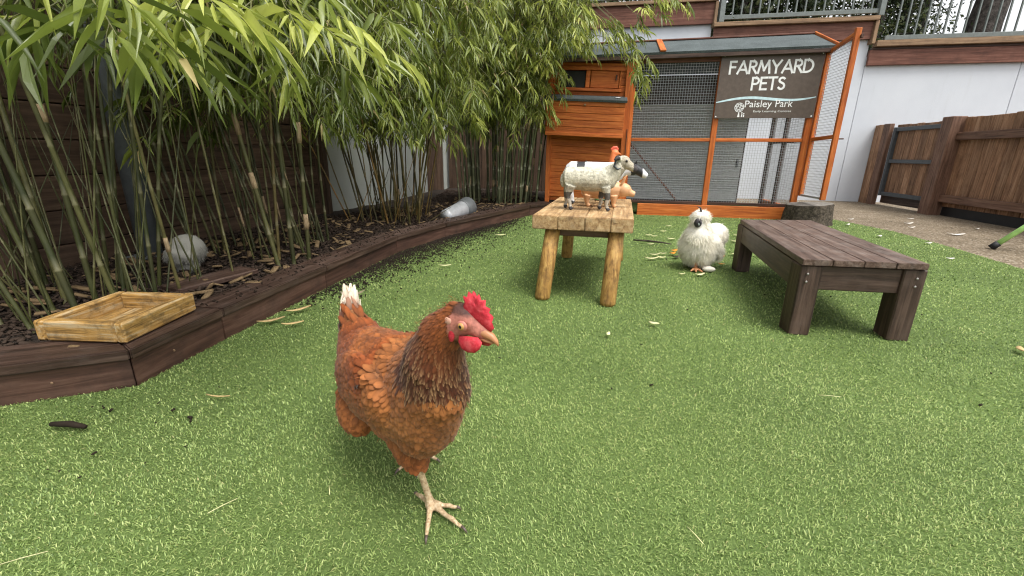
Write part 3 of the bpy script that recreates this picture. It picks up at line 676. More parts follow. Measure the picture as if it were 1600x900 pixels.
def apron(f0, f1, dz=.085):
    a, b = bpos(*f0), bpos(*f1); z = zt - .026 - dz / 2
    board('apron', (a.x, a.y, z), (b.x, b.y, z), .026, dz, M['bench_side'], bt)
apron((.17, .028), (.83, .028), .092); apron((.17, .972), (.83, .972)); apron((.04, .085), (.04, .915), .098); apron((.96, .085), (.96, .915), .098)
for fx in (.065, .935):
    for z in (.245, .215):
        p = bpos(fx, .006); V, Fc = ell((p.x, p.y - .004, z), (.0045, .003, .0045)); mk('bolt_head', V, Fc, M['bolt'], bt, True)

# ------------------------------------------------------------------ pale pine table with round posts
pt = thing('pine_table', (.41, 2.38, 0), 'pale pine plank table on round post legs carrying toy farm animals', 'table')
PX = Vector((.972, -.235)); PX.normalize(); PY = Vector((.235, .972)); PY.normalize(); PC = Vector((.306, 1.955))   # front centre
def pp(a, b): return PC + PX * a + PY * b
pw = [.118, .122, .112, .098]; a = -.225
for w in pw:
    q = [pp(a + .0008, R(-.004, .004)), pp(a + .0008, .92), pp(a + w - .0008, .92), pp(a + w - .0008, R(-.004, .004))]
    prism('top_plank', [tuple(v) for v in q], .332, .395 + R(-.001, .0015), M['pine'], pt, .0035); a += w
for (a, b), (la, lb) in (((-.135, .06), (-.165, -.005)), ((.155, .06), (.14, -.02)), ((.15, .84), (.17, .90)), ((-.14, .84), (-.16, .90))):
    p, q = pp(a, b), pp(la, lb)
    me_pts = [(q.x, q.y, .004), (q.x, q.y, .012), (q.x + (p.x - q.x) * .5, q.y + (p.y - q.y) * .5, .17), (p.x, p.y, .331)]
    tube('leg', me_pts, [.033, .0365, .036, .035], M['post'], pt, 16, up=(0, 1, 0))
for b in (.10, .80):
    a0, a1 = pp(-.12, b), pp(.12, b); board('cross_rail', (a0.x, a0.y, .312), (a1.x, a1.y, .312), .05, .038, M['fence_rail'], pt)

# ------------------------------------------------------------------ stump, bucket, tray, green stand
def make_stump():
    t = thing('tree_stump', (3.03, 4.55, 0), 'weathered grey tree stump standing at the corner of the coop', 'stump')
    V = []; Fc = []; seg = 40; prof = [(0, 1.08), (.03, 1.03), (.10, 1.0), (.17, .98), (.192, .975), (.20, .95)]
    for z, s in prof:
        for k in range(seg):
            q = 2 * math.pi * k / seg; r = .205 * s * (1 + .05 * math.sin(3 * q + 1) + .03 * math.sin(7 * q) + R(-.02, .02)); V.append((3.03 + r * math.cos(q) * 1.08, 4.55 + r * math.sin(q) * .95, z + .012 * math.cos(q) * (z > .15)))
    for i in range(len(prof) - 1):
        for k in range(seg): k2 = (k + 1) % seg; Fc.append((i * seg + k, i * seg + k2, (i + 1) * seg + k2, (i + 1) * seg + k))
    mk('bark', V, Fc, M['bark'], t, True)
    top = [(x, y, z + .0005) for x, y, z in V[-seg:]]; c = len(top); top.append((3.03, 4.55, .203))
    mk('cut_top', top, [(k, (k + 1) % seg, c) for k in range(seg)], M['stump_top'], t)
make_stump()
bk = thing('metal_bucket', (-.42, 4.15, .1), 'small galvanised bucket lying on its side in the mulch', 'bucket')
ax = Vector((.36, .80, .10)).normalized(); b0 = Vector((-.60, 3.95, .115))
tube('body', [b0, b0 + ax * .01, b0 + ax * .30], [.062, .060, .080], M['galv'], bk, 24); tube('base_band', [b0 + ax * .285, b0 + ax * .30, b0 + ax * .40, b0 + ax * .405], [.083, .086, .098, .090], M['galv_dark'], bk, 24)
tr = thing('wooden_tray', (-1.23, 1.31, .12), 'worn square wooden tray standing on the corner of the timber edging', 'tray')
T0, T1, T3 = Vector((-1.112, 1.165)), Vector((-1.108, 1.455)), Vector((-1.385, 1.18))
ta, tb = (T1 - T0), (T3 - T0)
def tp(i, j): return T0 + ta * i + tb * j
def side(i0, j0, i1, j1, w):
    a, b = tp(i0, j0), tp(i1, j1); board('side', (a.x, a.y, .154), (b.x, b.y, .154), w, .062, M['tray'], tr, bev=.005)
side(0, .052, 1, .052, .029); side(0, .948, 1, .948, .029); side(.052, .108, .052, .892, .029); side(.948, .108, .948, .892, .029)
a, b = tp(.08, .5), tp(.92, .5); board('base', (a.x, a.y, .1285), (b.x, b.y, .1285), .235, .010, M['tray'], tr)
gs = thing('play_stand', (3.9, 3.2, 0), 'lime green tubular metal leg with black rubber foot at the right edge', 'play frame')
tube('leg', [(3.70, 3.325, .03), (3.80, 3.24, .20), (4.02, 3.06, .62), (4.12, 2.98, .70), (4.25, 2.87, .66), (4.6, 2.58, .03)], .019, M['lime'], gs, 12)
tube('crossbar', [(4.12, 2.98, .69), (4.55, 3.45, .69)], .019, M['lime'], gs, 12)
for q, d in (((3.683, 3.339, .002), (3.708, 3.318, .044)), ((4.616, 2.566, .002), (4.597, 2.582, .044))): tube('rubber_foot', [q, d], [.026, .023], M['black'], gs, 12)

# ------------------------------------------------------------------ boundary behind the bamboo
def lx(y): return -1.86 + .21 * (y - 4.347)
bf = thing('boundary_fence', (lx(3), 3, 0), 'dark brown horizontal board fence behind the bamboo', 'fence')
z = .02
while z < 1.95:
    board('fence_board', (lx(.2), .2, z + .085), (lx(4.30), 4.30, z + .085), .03, .166, M['back_fence'], bf); z += .171
board('backing', (lx(.2) - .03, .2, 1.0), (lx(4.32) - .03, 4.32, 1.0), .012, 1.98, M['back_fence'], bf)  # added sheet that shuts out light between the fence boards
for y in (.3, 2.0, 4.33): board('post', (lx(y) + .035, y, 0), (lx(y) + .035, y, 2.0), .10, .10, M['back_fence'], bf, up=(1, 0, 0))
sw = thing('side_wall', (lx(5.8), 5.8, 0), 'white rendered side wall seen between the bamboo stems', 'wall')
board('wall_panel', (lx(4.39) - .05, 4.39, 1.2), (lx(6.9) - .05, 6.9, 1.2), .14, 2.42, M['shaded_plaster'], sw); board('wall_panel', (lx(7.62) - .05, 7.62, 1.2), (lx(8.3) - .05, 8.3, 1.2), .14, 2.42, M['shaded_plaster'], sw)
dp = thing('side_door', (lx(7.3), 7.3, 0), 'dark timber board door in the side wall behind the bamboo', 'door')
for k in range(5): board('upright_board', (lx(6.98 + k * .135), 6.98 + k * .135, 0), (lx(6.98 + k * .135), 6.98 + k * .135, 2.1), .03, .132, M['back_fence'], dp, up=(.21, 1, 0))
shade_fence = thing('back_fence', (-.3, 7.35, 0), 'added dark timber boards standing in for the shade behind the tall bamboo and the hutch', 'fence')  # dark boards added to give the shadowed gap its darkness
for k in range(15): x = -1.02 + k * .142; board('upright_board', (x, 7.5 - .2 * x, 0), (x, 7.5 - .2 * x, 2.1), .03, .139, M['back_fence'], shade_fence, up=(1, -.2, 0))
board('backing', (-1.09, 7.75, 1.05), (1.04, 7.325, 1.05), .01, 2.1, M['back_fence'], shade_fence)
cl_ = thing('steel_column', (-2.06, 2.45, 0), 'blue grey steel column behind the front bamboo clump', 'column')
tube('shaft', [(-2.06, 2.45, .05), (-2.06, 2.45, 2.2)], .055, M['steel'], cl_, 20, up=(0, 1, 0)); board('base_plate', (-2.15, 2.45, .085), (-1.97, 2.45, .085), .18, .012, M['steel'], cl_)

# ------------------------------------------------------------------ bamboo
M['leaf'] = leafy('bamboo leaf', [(0, (.038, .058, .012)), (.4, (.105, .142, .025)), (.75, (.25, .30, .052)), (.95, (.50, .53, .13)), (1, (.46, .38, .17))], .36, .38, .55)
def culm_mat(name, stops, node):
    m, n, l, b = base_mat(name, .45, .4); tc = n.new('ShaderNodeTexCoord'); oi = n.new('ShaderNodeObjectInfo')
    rp = ramp(n, stops); l.new(oi.outputs['Random'], rp.inputs[0])
    at = n.new('ShaderNodeAttribute'); at.attribute_name = 'lv'
    g = noise(n, l, tc.outputs['Object'], 14, 5, .6); gr = ramp(n, [(.35, (.55, .55, .5)), (.65, (1.15, 1.15, 1.1))]); l.new(g.outputs['Fac'], gr.inputs[0])
    c = mixc(n, l, rp.outputs[0], gr.outputs[0], 1., 'MULTIPLY'); c = mixc(n, l, c, node, at.outputs['Fac']); l.new(c, b.inputs['Base Color'])
    return m
M['culm_a'] = culm_mat('dark green culm', [(0, (.028, .036, .010)), (.5, (.058, .066, .018)), (.85, (.095, .098, .030)), (1, (.15, .12, .045))], (.14, .13, .065))
M['culm_b'] = culm_mat('olive culm', [(0, (.030, .036, .010)), (.4, (.060, .066, .018)), (.8, (.10, .098, .030)), (1, (.15, .11, .04))], (.16, .14, .075))
M['culm_c'] = culm_mat('golden thin culm', [(0, (.030, .032, .010)), (.4, (.070, .062, .018)), (.75, (.14, .10, .028)), (1, (.26, .14, .036))], (.17, .13, .06))
M['culm_d'] = culm_mat('grey green culm', [(0, (.055, .068, .030)), (.5, (.105, .120, .055)), (1, (.18, .18, .095))], (.26, .26, .17))
M['sheath'] = wood('dry culm sheath', (.20, .135, .075), (.33, .235, .135), (.44, .34, .21), .7, (60, 60, 3), .15, (.15, .10, .06), .35)
M['twig'] = plain('bamboo twig', (.14, .14, .05), .6)
# unit leaf: base at the origin, length 1 along x, blade in xy, droops along -z
LU = np.array([[0, 0, 0], [.22, .5, 0], [.22, 0, 0], [.22, -.5, 0], [.58, .42, 0], [.58, 0, 0], [.58, -.42, 0], [1, 0, 0]], np.float64)
LT = np.array([[0, 2, 1], [0, 3, 2], [1, 2, 5], [1, 5, 4], [2, 3, 6], [2, 6, 5], [4, 5, 7], [5, 6, 7]])
def leaf_variant(droop, fold, twist):
    v = LU.copy(); x = v[:, 0].copy(); y = v[:, 1].copy()
    v[:, 1] = y * np.cos(twist * x); v[:, 2] = np.abs(y) * fold * .3 + y * np.sin(twist * x) * .2 - droop * x * x
    return v
LVAR = [leaf_variant(d, f, t) for d, f, t in ((.05, .35, .3), (.14, .5, -.5), (.24, .3, .6), (.34, .4, -.2), (.1, .7, .9), (.2, .2, -.9))]
LMESH = []
def leaf_meshes():
    for j in range(18):
        v = LVAR[j % 6]; me = bpy.data.meshes.new('leaf'); me.from_pydata([tuple(p) for p in v], [], [tuple(map(int, t)) for t in LT])
        at = me.attributes.new('lv', 'FLOAT', 'POINT'); at.data.foreach_set('value', np.full(8, (.35, .62, .86)[j // 6] + .03 * (j % 6) - .06, np.float32))
        me.materials.append(M['leaf']); me.update(); LMESH.append(me)
leaf_meshes()
camP = np.array([0, 0, CAM_H]); Rg, Up, Fw = (np.array(v) for v in (rgt, upv, fwd))
def screen(P):
    d = P - camP; z = np.maximum(d @ Fw, 1e-3); return 800 + 687 * (d @ Rg) / z, 450 - 687 * (d @ Up) / z, d @ Fw
class Bamboo:
    def __init__(s, loc, label, lsize, tone, cm):
        s.cm = cm
        s.t = thing('bamboo_clump', loc, label, 'bamboo', 'bamboo clumps in the raised bed'); s.lm = []; s.tw = []; s.ls = lsize; s.tone = tone; s.lv = []
    def culm(s, base, lean, h, r, sheaths=0, bend=(0, 0), first=.9, br=True, leafy_=1.0, node=.21):
        base = Vector((*base, .06)); n = max(4, int(h / node)); pts = []; rad = []; lv = []
        def at(t): return base + Vector((lean[0] * t + bend[0] * t ** 3, lean[1] * t + bend[1] * t ** 3, t * h - .12 * h * (bend[0] ** 2 + bend[1] ** 2) * t ** 3))
        ns = []
        for i in range(n + 1):
            t = min(1, (i + (R(-.12, .12) if 0 < i < n else 0)) / n); rr = r * (1 - .72 * t ** 1.3)
            for d, k, w in ((-.006, 1.0, .35), (0, 1.22, 1.), (.006, .94, .75), (.05, .98, 0)):
                tt = t + d / h
                if 0 <= tt <= 1: pts.append(at(tt)); rad.append(rr * k); lv.append(w)
            ns.append((t, rr))
        V, Fc = ring_tube(pts, rad, 7, (0, 1, 0))
        o = mk('culm', V, Fc, M[s.cm], s.t, True)
        a = o.data.attributes.new('lv', 'FLOAT', 'POINT'); a.data.foreach_set('value', np.repeat(np.array(lv, np.float32), 7))
        for _ in range(sheaths):
            i = random.choice([k for k in range(1, n) if ns[k][0] * h < 1.25] or [1]); t0, rr = ns[i]; L = R(.05, .11)
            q = [at(min(1, t0 + f * L / h)) for f in (-.02, .3, .7, 1)]
            tube('sheath', q, [rr * 1.28, rr * 1.33, rr * 1.24, rr * 1.18], M['sheath'], o, 8, (0, 1, 0))
        if br:
            for t, rr in ns:
                z = at(t).z
                if z < first * R(.85, 1.1): continue
                for _ in range(random.choice((2, 3, 3))):
                    if random.random() > leafy_: continue
                    az = R(0, 6.28); s.branch(at(t), Vector((math.cos(az), math.sin(az), R(.1, .8))).normalized(), R(.16, .42) * (1.1 - .3 * t))
    def branch(s, p, d, L, n=2):
        pts = [p]; q = p.copy(); dd = d.copy()
        for i in range(4):
            dd = (dd + Vector((R(-.15, .15), R(-.15, .15), -.22 - .05 * i))).normalized(); q = q + dd * (L / 4); pts.append(q.copy())
        s.tw.append(ring_tube(pts, [.0022, .0019, .0016, .0013, .0009], 4, (0, 1, 0), False))
        s.spray(pts[4], dd, random.randint(5, 8))
        if n > 1: 
            e = (dd + Vector((R(-.8, .8), R(-.8, .8), R(-.2, .3)))).normalized(); s.spray(pts[2], e, random.randint(4, 7))
    def spray(s, p, d, n=7, size=None, tone=None):
        """a twig tip with leaves fanned to both sides"""
        ls = size or s.ls; d = Vector(d).normalized(); sd = d.cross(Vector((0, 0, 1)))
        if sd.length < .1: sd = Vector((1, 0, 0))
        sd.normalize(); tl = ls * .7
        s.tw.append(ring_tube([p, p + d * tl * .5 + Vector((0, 0, -.01 * ls)), p + d * tl + Vector((0, 0, -.12 * ls))], [.0014, .0011, .0006], 4, (0, 1, 0), False))
        tn = (s.tone if tone is None else tone) + R(-.24, .24)
        for i in range(n):
            f = i / max(1, n - 1); b = p + d * (tl * f) + Vector((0, 0, -.12 * ls * f * f)); sg_ = -1 if i % 2 else 1
            ang = (1.15 - .95 * f) * R(.7, 1.2)
            dr_ = (d * math.cos(ang) + sd * (sg_ * math.sin(ang)) + Vector((R(-.15, .15), R(-.15, .15), -R(.0, .75)))).normalized()
            L = ls * R(.65, 1.2) * (.8 + .35 * math.sin(math.pi * min(1, f + .2))); wd = L * R(.085, .13)
            nn = (Vector((0, 0, 1)) + Vector((R(-.6, .6), R(-.6, .6), 0))); y = nn.cross(dr_); y.normalize(); z = dr_.cross(y)
            Mx = np.eye(4); Mx[:3, 0] = np.array(dr_) * L; Mx[:3, 1] = np.array(y) * wd; Mx[:3, 2] = np.array(z) * L; Mx[:3, 3] = b
            s.lm.append(Mx); s.lv.append(1. if random.random() < .015 else min(.95, max(0, tn + R(-.15, .15))))
    def finish(s, nparts=300):
        A_ = np.array(s.lm); lv = np.array(s.lv); n = len(A_); a = A_[:, :3, 3]; b = a + A_[:, :3, 0]
        x0, y0, z0 = screen(a); x1, y1, z1 = screen(b)
        vis = (x0 > -10) & (x0 < 1610) & (y1 > 0) & (y0 < 900) & (x1 > 0) & (x1 < 1600) & (z0 > .1)
        # leaves hanging over the lens or down into the view are pruned
        keep = (z0 > .55) | ~vis; bad = (z0 < .45) & (np.abs(a[:, 0]) < .55) & (a[:, 2] < 1.0); keep &= ~bad
        ln = np.hypot(x1 - x0, y1 - y0) / np.maximum(1, 1.) * np.where(vis & keep, 1, 0); pick = np.argsort(-ln)[:nparts]; pick = pick[ln[pick] > 10]
        isp = np.zeros(n, bool); isp[pick] = True
        for i in pick:
            j = (0 if lv[i] < .48 else 1 if lv[i] < .72 else 2) * 6 + int(i) % 6
            o = bpy.data.objects.new('leaf', LMESH[j]); COL.objects.link(o); o.parent = s.t; o.matrix_parent_inverse = WM[s.t.name].inverted(); o.matrix_basis = Matrix(A_[i].tolist())
        r = np.where(keep & ~isp)[0]; var = np.array(LVAR)[r % 6]
        V = np.einsum('nij,nkj->nki', A_[r][:, :3, :3], var) + A_[r][:, None, :3, 3]
        T = (np.arange(len(r))[:, None, None] * 8 + LT[None]).reshape(-1, 3)
        o = np_mesh('foliage', V.reshape(-1, 3), T, M['leaf'], s.t, {'lv': np.repeat(lv[r], 8)}); o['kind'] = 'stuff'
        V, Fc = merge(s.tw); o = mk('twigs', V, Fc, M['twig'], s.t); o['kind'] = 'stuff'
        return n
# front clump, close to the camera: thick culms with pale sheaths
ba = Bamboo((-1.6, 1.6, .06), 'large leaved bamboo clump nearest the camera, behind the wooden tray', .115, .42, 'culm_a')
for (x, y, lxx, lyy, r, sh_n) in ((-1.50, 1.43, -.42, .10, .013, 2), (-1.56, 1.56, -.30, .25, .012, 3), (-1.42, 1.66, .12, .2, .009, 2), (-1.36, 1.72, .02, -.1, .008, 2), (-1.66, 1.50, -.5, .0, .011, 1), (-1.74, 1.62, -.35, .2, .012, 1),
                                 (-1.62, 1.74, -.1, .3, .010, 1), (-1.80, 1.44, -.6, .1, .010, 1), (-1.90, 1.7, -.3, .1, .011, 1), (-1.52, 1.80, .25, .3, .009, 1), (-1.72, 1.84, .1, .4, .010, 1), (-1.98, 1.56, -.3, -.2, .011, 0),
                                 (-2.05, 1.85, -.1, .1, .011, 0), (-1.60, 1.36, -.75, -.05, .009, 2), (-1.44, 1.52, -.15, -.15, .010, 1), (-1.84, 1.92, .2, .1, .010, 0), (-1.38, 1.88, -.35, .35, .006, 1), (-1.30, 1.98, -.32, .15, .006, 0),
                                 (-1.7, 1.34, -.35, .2, .009, 1), (-1.92, 1.36, -.2, .1, .010, 1), (-2.1, 1.5, .1, .1, .010, 0), (-1.47, 1.60, .02, .05, .007, 1)):
    ba.culm((x, y), (lxx + R(-.1, .1), lyy + R(-.1, .1)), R(2.3, 2.9), r * .82, min(sh_n, 2) if sh_n > 1 else 0, (R(.1, .6), R(-.5, .1)), 1.1, True, .75)
for _ in range(60):      # thin dead canes
    ba.culm((R(-2.1, -1.35), R(1.35, 2.0)), (R(-.5, .3), R(-.3, .4)), R(.6, 1.5), R(.002, .004), 0, (0, 0), 9, False)
# boughs that arch out over the yard
for (px, py, pz, dx, dy, n, tn) in ((-.80, .82, .98, .3, -.5, 8, .55), (-.70, .85, .93, .6, -.2, 8, .62), (-.86, .95, 1.0, .2, -.6, 8, .5), (-.62, .98, .97, .4, -.3, 8, .7), (-.58, 1.02, .93, .5, -.1, 9, .66), (-.93, 1.0, .93, -.2, -.6, 7, .5),
                                    (-.66, 1.12, .93, -.3, -.4, 8, .68), (-.60, 1.14, .97, .2, -.5, 9, .8), (-.55, 1.20, .99, .3, -.4, 9, .84), (-.50, 1.24, .97, .5, -.2, 9, .84), (-.46, 1.30, 1.0, .5, .0, 9, .76), (-.52, 1.34, 1.07, .3, -.5, 9, .82),
                                    (-.56, 1.22, .89, .1, -.3, 7, .66), (-.46, 1.42, .95, .6, -.2, 8, .72), (-.62, 1.30, 1.02, .0, -.6, 8, .6), (-.75, 1.2, 1.02, -.2, -.5, 8, .55), (-.84, 1.1, 1.0, .1, -.6, 8, .5), (-.42, 1.5, 1.06, .5, -.2, 8, .74),
                                    (-.95, .86, 1.02, -.3, -.3, 7, .5), (-.98, .92, .90, -.5, -.2, 6, .55), (-.72, .98, 1.02, .1, -.5, 8, .6), (-.58, 1.1, 1.05, .3, -.4, 8, .76), (-.5, 1.4, .90, .4, -.1, 7, .62), (-.4, 1.6, .98, .4, .1, 8, .66)):
    p = Vector((px, py, pz)); d = Vector((dx, dy, -.25)).normalized()
    q = p - d * .5 + Vector((0, 0, .28)); ba.tw.append(ring_tube([q - d * .5 + Vector((-.1, .2, .35)), q, p - d * .2 + Vector((0, 0, .07)), p], [.004, .003, .002, .0015], 5, (0, 1, 0), False))
    ba.spray(p, d, n, .128, tn); ba.spray(p - d * .16 + Vector((0, 0, .06)), d + Vector((R(-.7, .7), R(-.7, .7), 0)), n - 1, .12, tn - .08)
for (px, py, pz, dx, dy, tn) in ((-.82, .80, .88, .3, -.6, .5), (-.72, .86, .90, .5, -.4, .55), (-.64, .95, .93, .4, -.5, .6), (-.60, 1.02, .95, .6, -.2, .62), (-.86, .78, .82, -.3, -.4, .5), (-.90, .98, .90, .1, -.6, .5), (-.80, 1.12, .95, .3, -.5, .5), (-.68, .92, .87, .6, -.3, .58), (-.95, .9, .86, -.2, -.5, .45), (-.74, 1.05, .90, .2, -.5, .52), (-.98, 1.2, .95, .2, -.4, .4), (-.86, 1.3, .96, .4, -.3, .42), (-1.05, 1.4, .95, .2, -.4, .35), (-.95, 1.5, .92, .4, -.3, .35)):
    p = Vector((px, py, pz)); d = Vector((dx, dy, -.3)).normalized()
    ba.tw.append(ring_tube([p - d * .7 + Vector((-.1, .3, .6)), p - d * .35 + Vector((0, 0, .25)), p], [.004, .0028, .0015], 5, (0, 1, 0), False)); ba.spray(p, d, 8, .15, tn)
bb = Bamboo((-1.45, 2.65, .06), 'bamboo clump in front of the brown board fence with slender pale noded culms', .115, .46, 'culm_b')
for _ in range(34):
    x, y = R(-1.75, -1.15), R(2.3, 2.95)
    if x > edge_x(y) - .2: x -= .2
    bb.culm((x, y), (R(-.55, .30) - .15, R(-.2, .3)), R(2.1, 2.8), R(.004, .0095), random.choice((0, 0, 0, 1)), (R(-.1, .8), R(-.5, .2)), 1.0, True, .8)
for (x, y, a_, b_) in ((-1.20, 2.20, -.45, .15), (-1.16, 2.27, -.02, .08), (-1.12, 2.36, .05, .1)): bb.culm((x, y), (a_, b_), 2.4, .011, 2, (.2, -.2), 1.0, True, .8)
bc = Bamboo((-1.1, 3.95, .06), 'bamboo clump with thin dark culms leaning out in front of the white side wall', .115, .60, 'culm_c')
for _ in range(44):
    x, y = R(-1.42, -.80), R(3.7, 4.5); bc.culm((x, y), ((x + 1.1) * 1.5 + R(-.45, .3) - .1, R(-.35, .3)), R(2.3, 3.0), R(.004, .009), random.choice((0, 0, 0, 1)), (R(-.3, .7), R(-.8, 0)), .98, True, .9)
for _ in range(20): bc.culm((R(-1.35, -.75), R(3.65, 4.2)), (R(-.2, .3), R(-.2, .2)), R(.15, .8), R(.002, .005), 0, (0, 0), 9, False)
bd = Bamboo((-.05, 5.4, .06), 'tall bamboo clump with upright grey green culms overhanging the hutch', .12, .68, 'culm_d')
for _ in range(52):
    x, y = R(-.62, .30), R(5.1, 5.9)
    if x > .2 and y < 5.35: y += .3
    bd.culm((x, y), ((x + .2) * .55 + R(-.12, .16), R(-.3, .2)), R(2.6, 3.4), R(.008, .0145), random.choice((0, 0, 1)), (R(-.1, .75), R(-.9, 0)), 1.08, True, .9)
for (px, py, pz, dx, dy) in ((1.10, 4.72, 1.75, .5, -.1), (1.17, 4.62, 1.60, .15, -.2), (1.16, 4.58, 1.50, .1, -.1), (1.20, 4.58, 1.42, .2, 0), (1.24, 4.56, 1.34, .15, 0), (.95, 4.7, 1.74, .4, -.2), (.8, 4.7, 1.72, .1, -.3), (.62, 4.7, 1.70, .1, -.3), (.9, 4.75, 1.85, .5, -.2), (.42, 4.7, 1.62, -.1, -.3),
                                (1.3, 4.7, 1.98, .6, -.1), (1.2, 4.75, 1.90, .5, -.2), (1.42, 4.7, 2.05, .5, -.1), (1.05, 4.8, 1.85, .4, -.2), (1.5, 4.75, 2.12, .4, 0), (.7, 4.65, 1.72, .2, -.4), (.45, 4.6, 1.68, .1, -.4), (.3, 4.6, 1.55, 0, -.4), (1.0, 4.68, 1.80, .2, -.1), (1.35, 4.8, 2.15, .5, 0)):
    for k in range(5):
        p = Vector((px + R(-.10, .10), py + R(-.08, .08), pz + R(-.10, .10))); d = Vector((dx + R(-.4, .4), dy + R(-.4, .4), -R(.2, .8)))
        bd.spray(p, d, random.randint(6, 9), .115, R(.5, .9))
    bd.tw.append(ring_tube([(px - .9, py + .4, pz + .45), (px - .35, py + .15, pz + .32), (px, py, pz)], [.005, .003, .0015], 5, (0, 1, 0), False))
# boughs of the middle clumps arching over the edging
for (x0, x1, y0, y1, z0, z1, cl, n, t0, t1) in ((-1.2, -.55, 2.1, 3.0, 1.0, 1.7, bb, 80, .35, .75), (-1.1, -.25, 3.2, 4.3, 1.0, 2.1, bc, 190, .35, .75), (-.7, .62, 4.4, 5.2, 1.15, 2.5, bd, 240, .4, .85), (-1.5, -.8, 1.2, 2.1, 1.15, 1.8, ba, 50, .3, .6)):
    for _ in range(n):
        p = Vector((R(x0, x1), R(y0, y1), R(z0, z1))); az = R(0, 6.28); d = Vector((math.cos(az) + .4, math.sin(az) - .4, R(-.4, .3))).normalized()
        if cl is bd and p.x > .22: p.z = max(p.z, 1.75 + .3 * R(0, 1))
        cl.branch(p, d, R(.15, .3))
print('leaves', [c.finish() for c in (ba, bb, bc, bd)])

# ------------------------------------------------------------------ feathers and fluff
FT = np.array([[0, -.22, 0], [0, 0, .05], [0, .22, 0], [.38, -.48, 0], [.38, 0, .13], [.38, .48, 0], [.74, -.44, .0], [.74, 0, .13], [.74, .44, 0], [.94, -.22, 0], [.94, 0, .07], [.94, .22, 0], [1.0, 0, 0]])
FQ = []
for r_ in range(3):
    for c_ in range(2):
        a_ = r_ * 3 + c_; FQ += [(a_, a_ + 1, a_ + 4), (a_, a_ + 4, a_ + 3)]
FQ += [(9, 10, 12), (10, 11, 12)]; FQ = np.array(FQ)
FE = np.array([.45, .55, .45, .80, 1.0, .80, .95, 1.22, .95, .80, 1.15, .80, .85])     # margin lighter than the vane
def surf_sample(o, n):
    me = o.data; me.calc_loop_triangles(); nt = len(me.loop_triangles)
    T = np.empty(nt * 3, np.int32); me.loop_triangles.foreach_get('vertices', T); T = T.reshape(-1, 3)
    co = np.empty(len(me.vertices) * 3, np.float32); me.vertices.foreach_get('co', co); co = co.reshape(-1, 3).astype(np.float64)
    no = np.empty(len(me.vertices) * 3, np.float32); me.vertices.foreach_get('normal', no); no = no.reshape(-1, 3).astype(np.float64)
    ar = np.linalg.norm(np.cross(co[T[:, 1]] - co[T[:, 0]], co[T[:, 2]] - co[T[:, 0]]), axis=1); f = rng.choice(nt, n, p=ar / ar.sum())
    a, b = rng.random(n), rng.random(n); s = a + b > 1; a[s], b[s] = 1 - a[s], 1 - b[s]; c = 1 - a - b
    P = co[T[f, 0]] * a[:, None] + co[T[f, 1]] * b[:, None] + co[T[f, 2]] * c[:, None]
    N = no[T[f, 0]] * a[:, None] + no[T[f, 1]] * b[:, None] + no[T[f, 2]] * c[:, None]; N /= np.linalg.norm(N, axis=1)[:, None] + 1e-9
    return P, N
def thin(P, rmin):
    """drop points closer than rmin (array) to one kept earlier"""
    cell = {}; keep = []; g = float(np.max(rmin))
    for i, p in enumerate(P):
        k = tuple((p // g).astype(int)); ok = True
        for dx in (-1, 0, 1):
            for dy in (-1, 0, 1):
                for dz in (-1, 0, 1):
                    for j in cell.get((k[0] + dx, k[1] + dy, k[2] + dz), ()):
                        if ((P[j] - p) ** 2).sum() < rmin[i] ** 2: ok = False; break
                    if not ok: break
                if not ok: break
            if not ok: break
        if ok: cell.setdefault(k, []).append(i); keep.append(i)
    return np.array(keep)
def unit(v): return v / (np.linalg.norm(v, axis=1)[:, None] + 1e-9)
def feathers(name, P, N, flow, L, Wd, col, lift, mat, parent, edge=1.0, shaft=None):
    n = len(P); t = unit(flow - N * (flow * N).sum(1)[:, None]); b = np.cross(N, t)
    V = P[:, None] + t[:, None] * (FT[None, :, :1] * L[:, None, None]) + b[:, None] * (FT[None, :, 1:2] * Wd[:, None, None]) + N[:, None] * ((FT[None, :, 2:3] * Wd[:, None, None]) * .5 + .0008 + (lift[:, None] * (FT[None, :, 0] ** 1.2) * L[:, None])[:, :, None])
    e = 1 + (FE - 1) * edge; C = col[:, None] * e[None, :, None]
    if shaft is not None:     # pale shaft streak towards the tip
        k = np.zeros(13); k[[7, 10, 12]] = (.45, 1, .5); C = C * (1 - shaft[:, None, None] * k[None, :, None]) + np.array([.52, .30, .14]) * (shaft[:, None, None] * k[None, :, None])
    T = (np.arange(n)[:, None, None] * 13 + FQ[None]).reshape(-1, 3)
    o = np_mesh(name, V.reshape(-1, 3), T, mat, parent, {'col': np.clip(C.reshape(-1, 3), 0, 1)}, True); o['kind'] = 'stuff'; return o
def strands(name, P, N, flow, L, w, col, mat, parent, up=.35, droop=.3):
    n = len(P); d = unit(flow + N * up + rng.normal(0, .28, (n, 3))); s = unit(np.cross(d, N + rng.normal(0, .4, (n, 3)))); g = np.array([0, 0, -1.])
    V = np.zeros((n, 5, 3))
    for i, (t, k) in enumerate(((0, 1.), (.55, .8))):
        c = P + d * (L * t)[:, None] + g * (droop * L * t * t)[:, None]; V[:, 2 * i] = c - s * (w * k)[:, None]; V[:, 2 * i + 1] = c + s * (w * k)[:, None]
    V[:, 4] = P + d * L[:, None] + g * (droop * L)[:, None]
    T = np.concatenate([np.arange(n)[:, None] * 5 + np.array(t)[None] for t in ((0, 1, 3), (0, 3, 2), (2, 3, 4))])
    o = np_mesh(name, V.reshape(-1, 3), T, mat, parent, {'col': np.repeat(col, 5, 0)}); o['kind'] = 'stuff'; return o
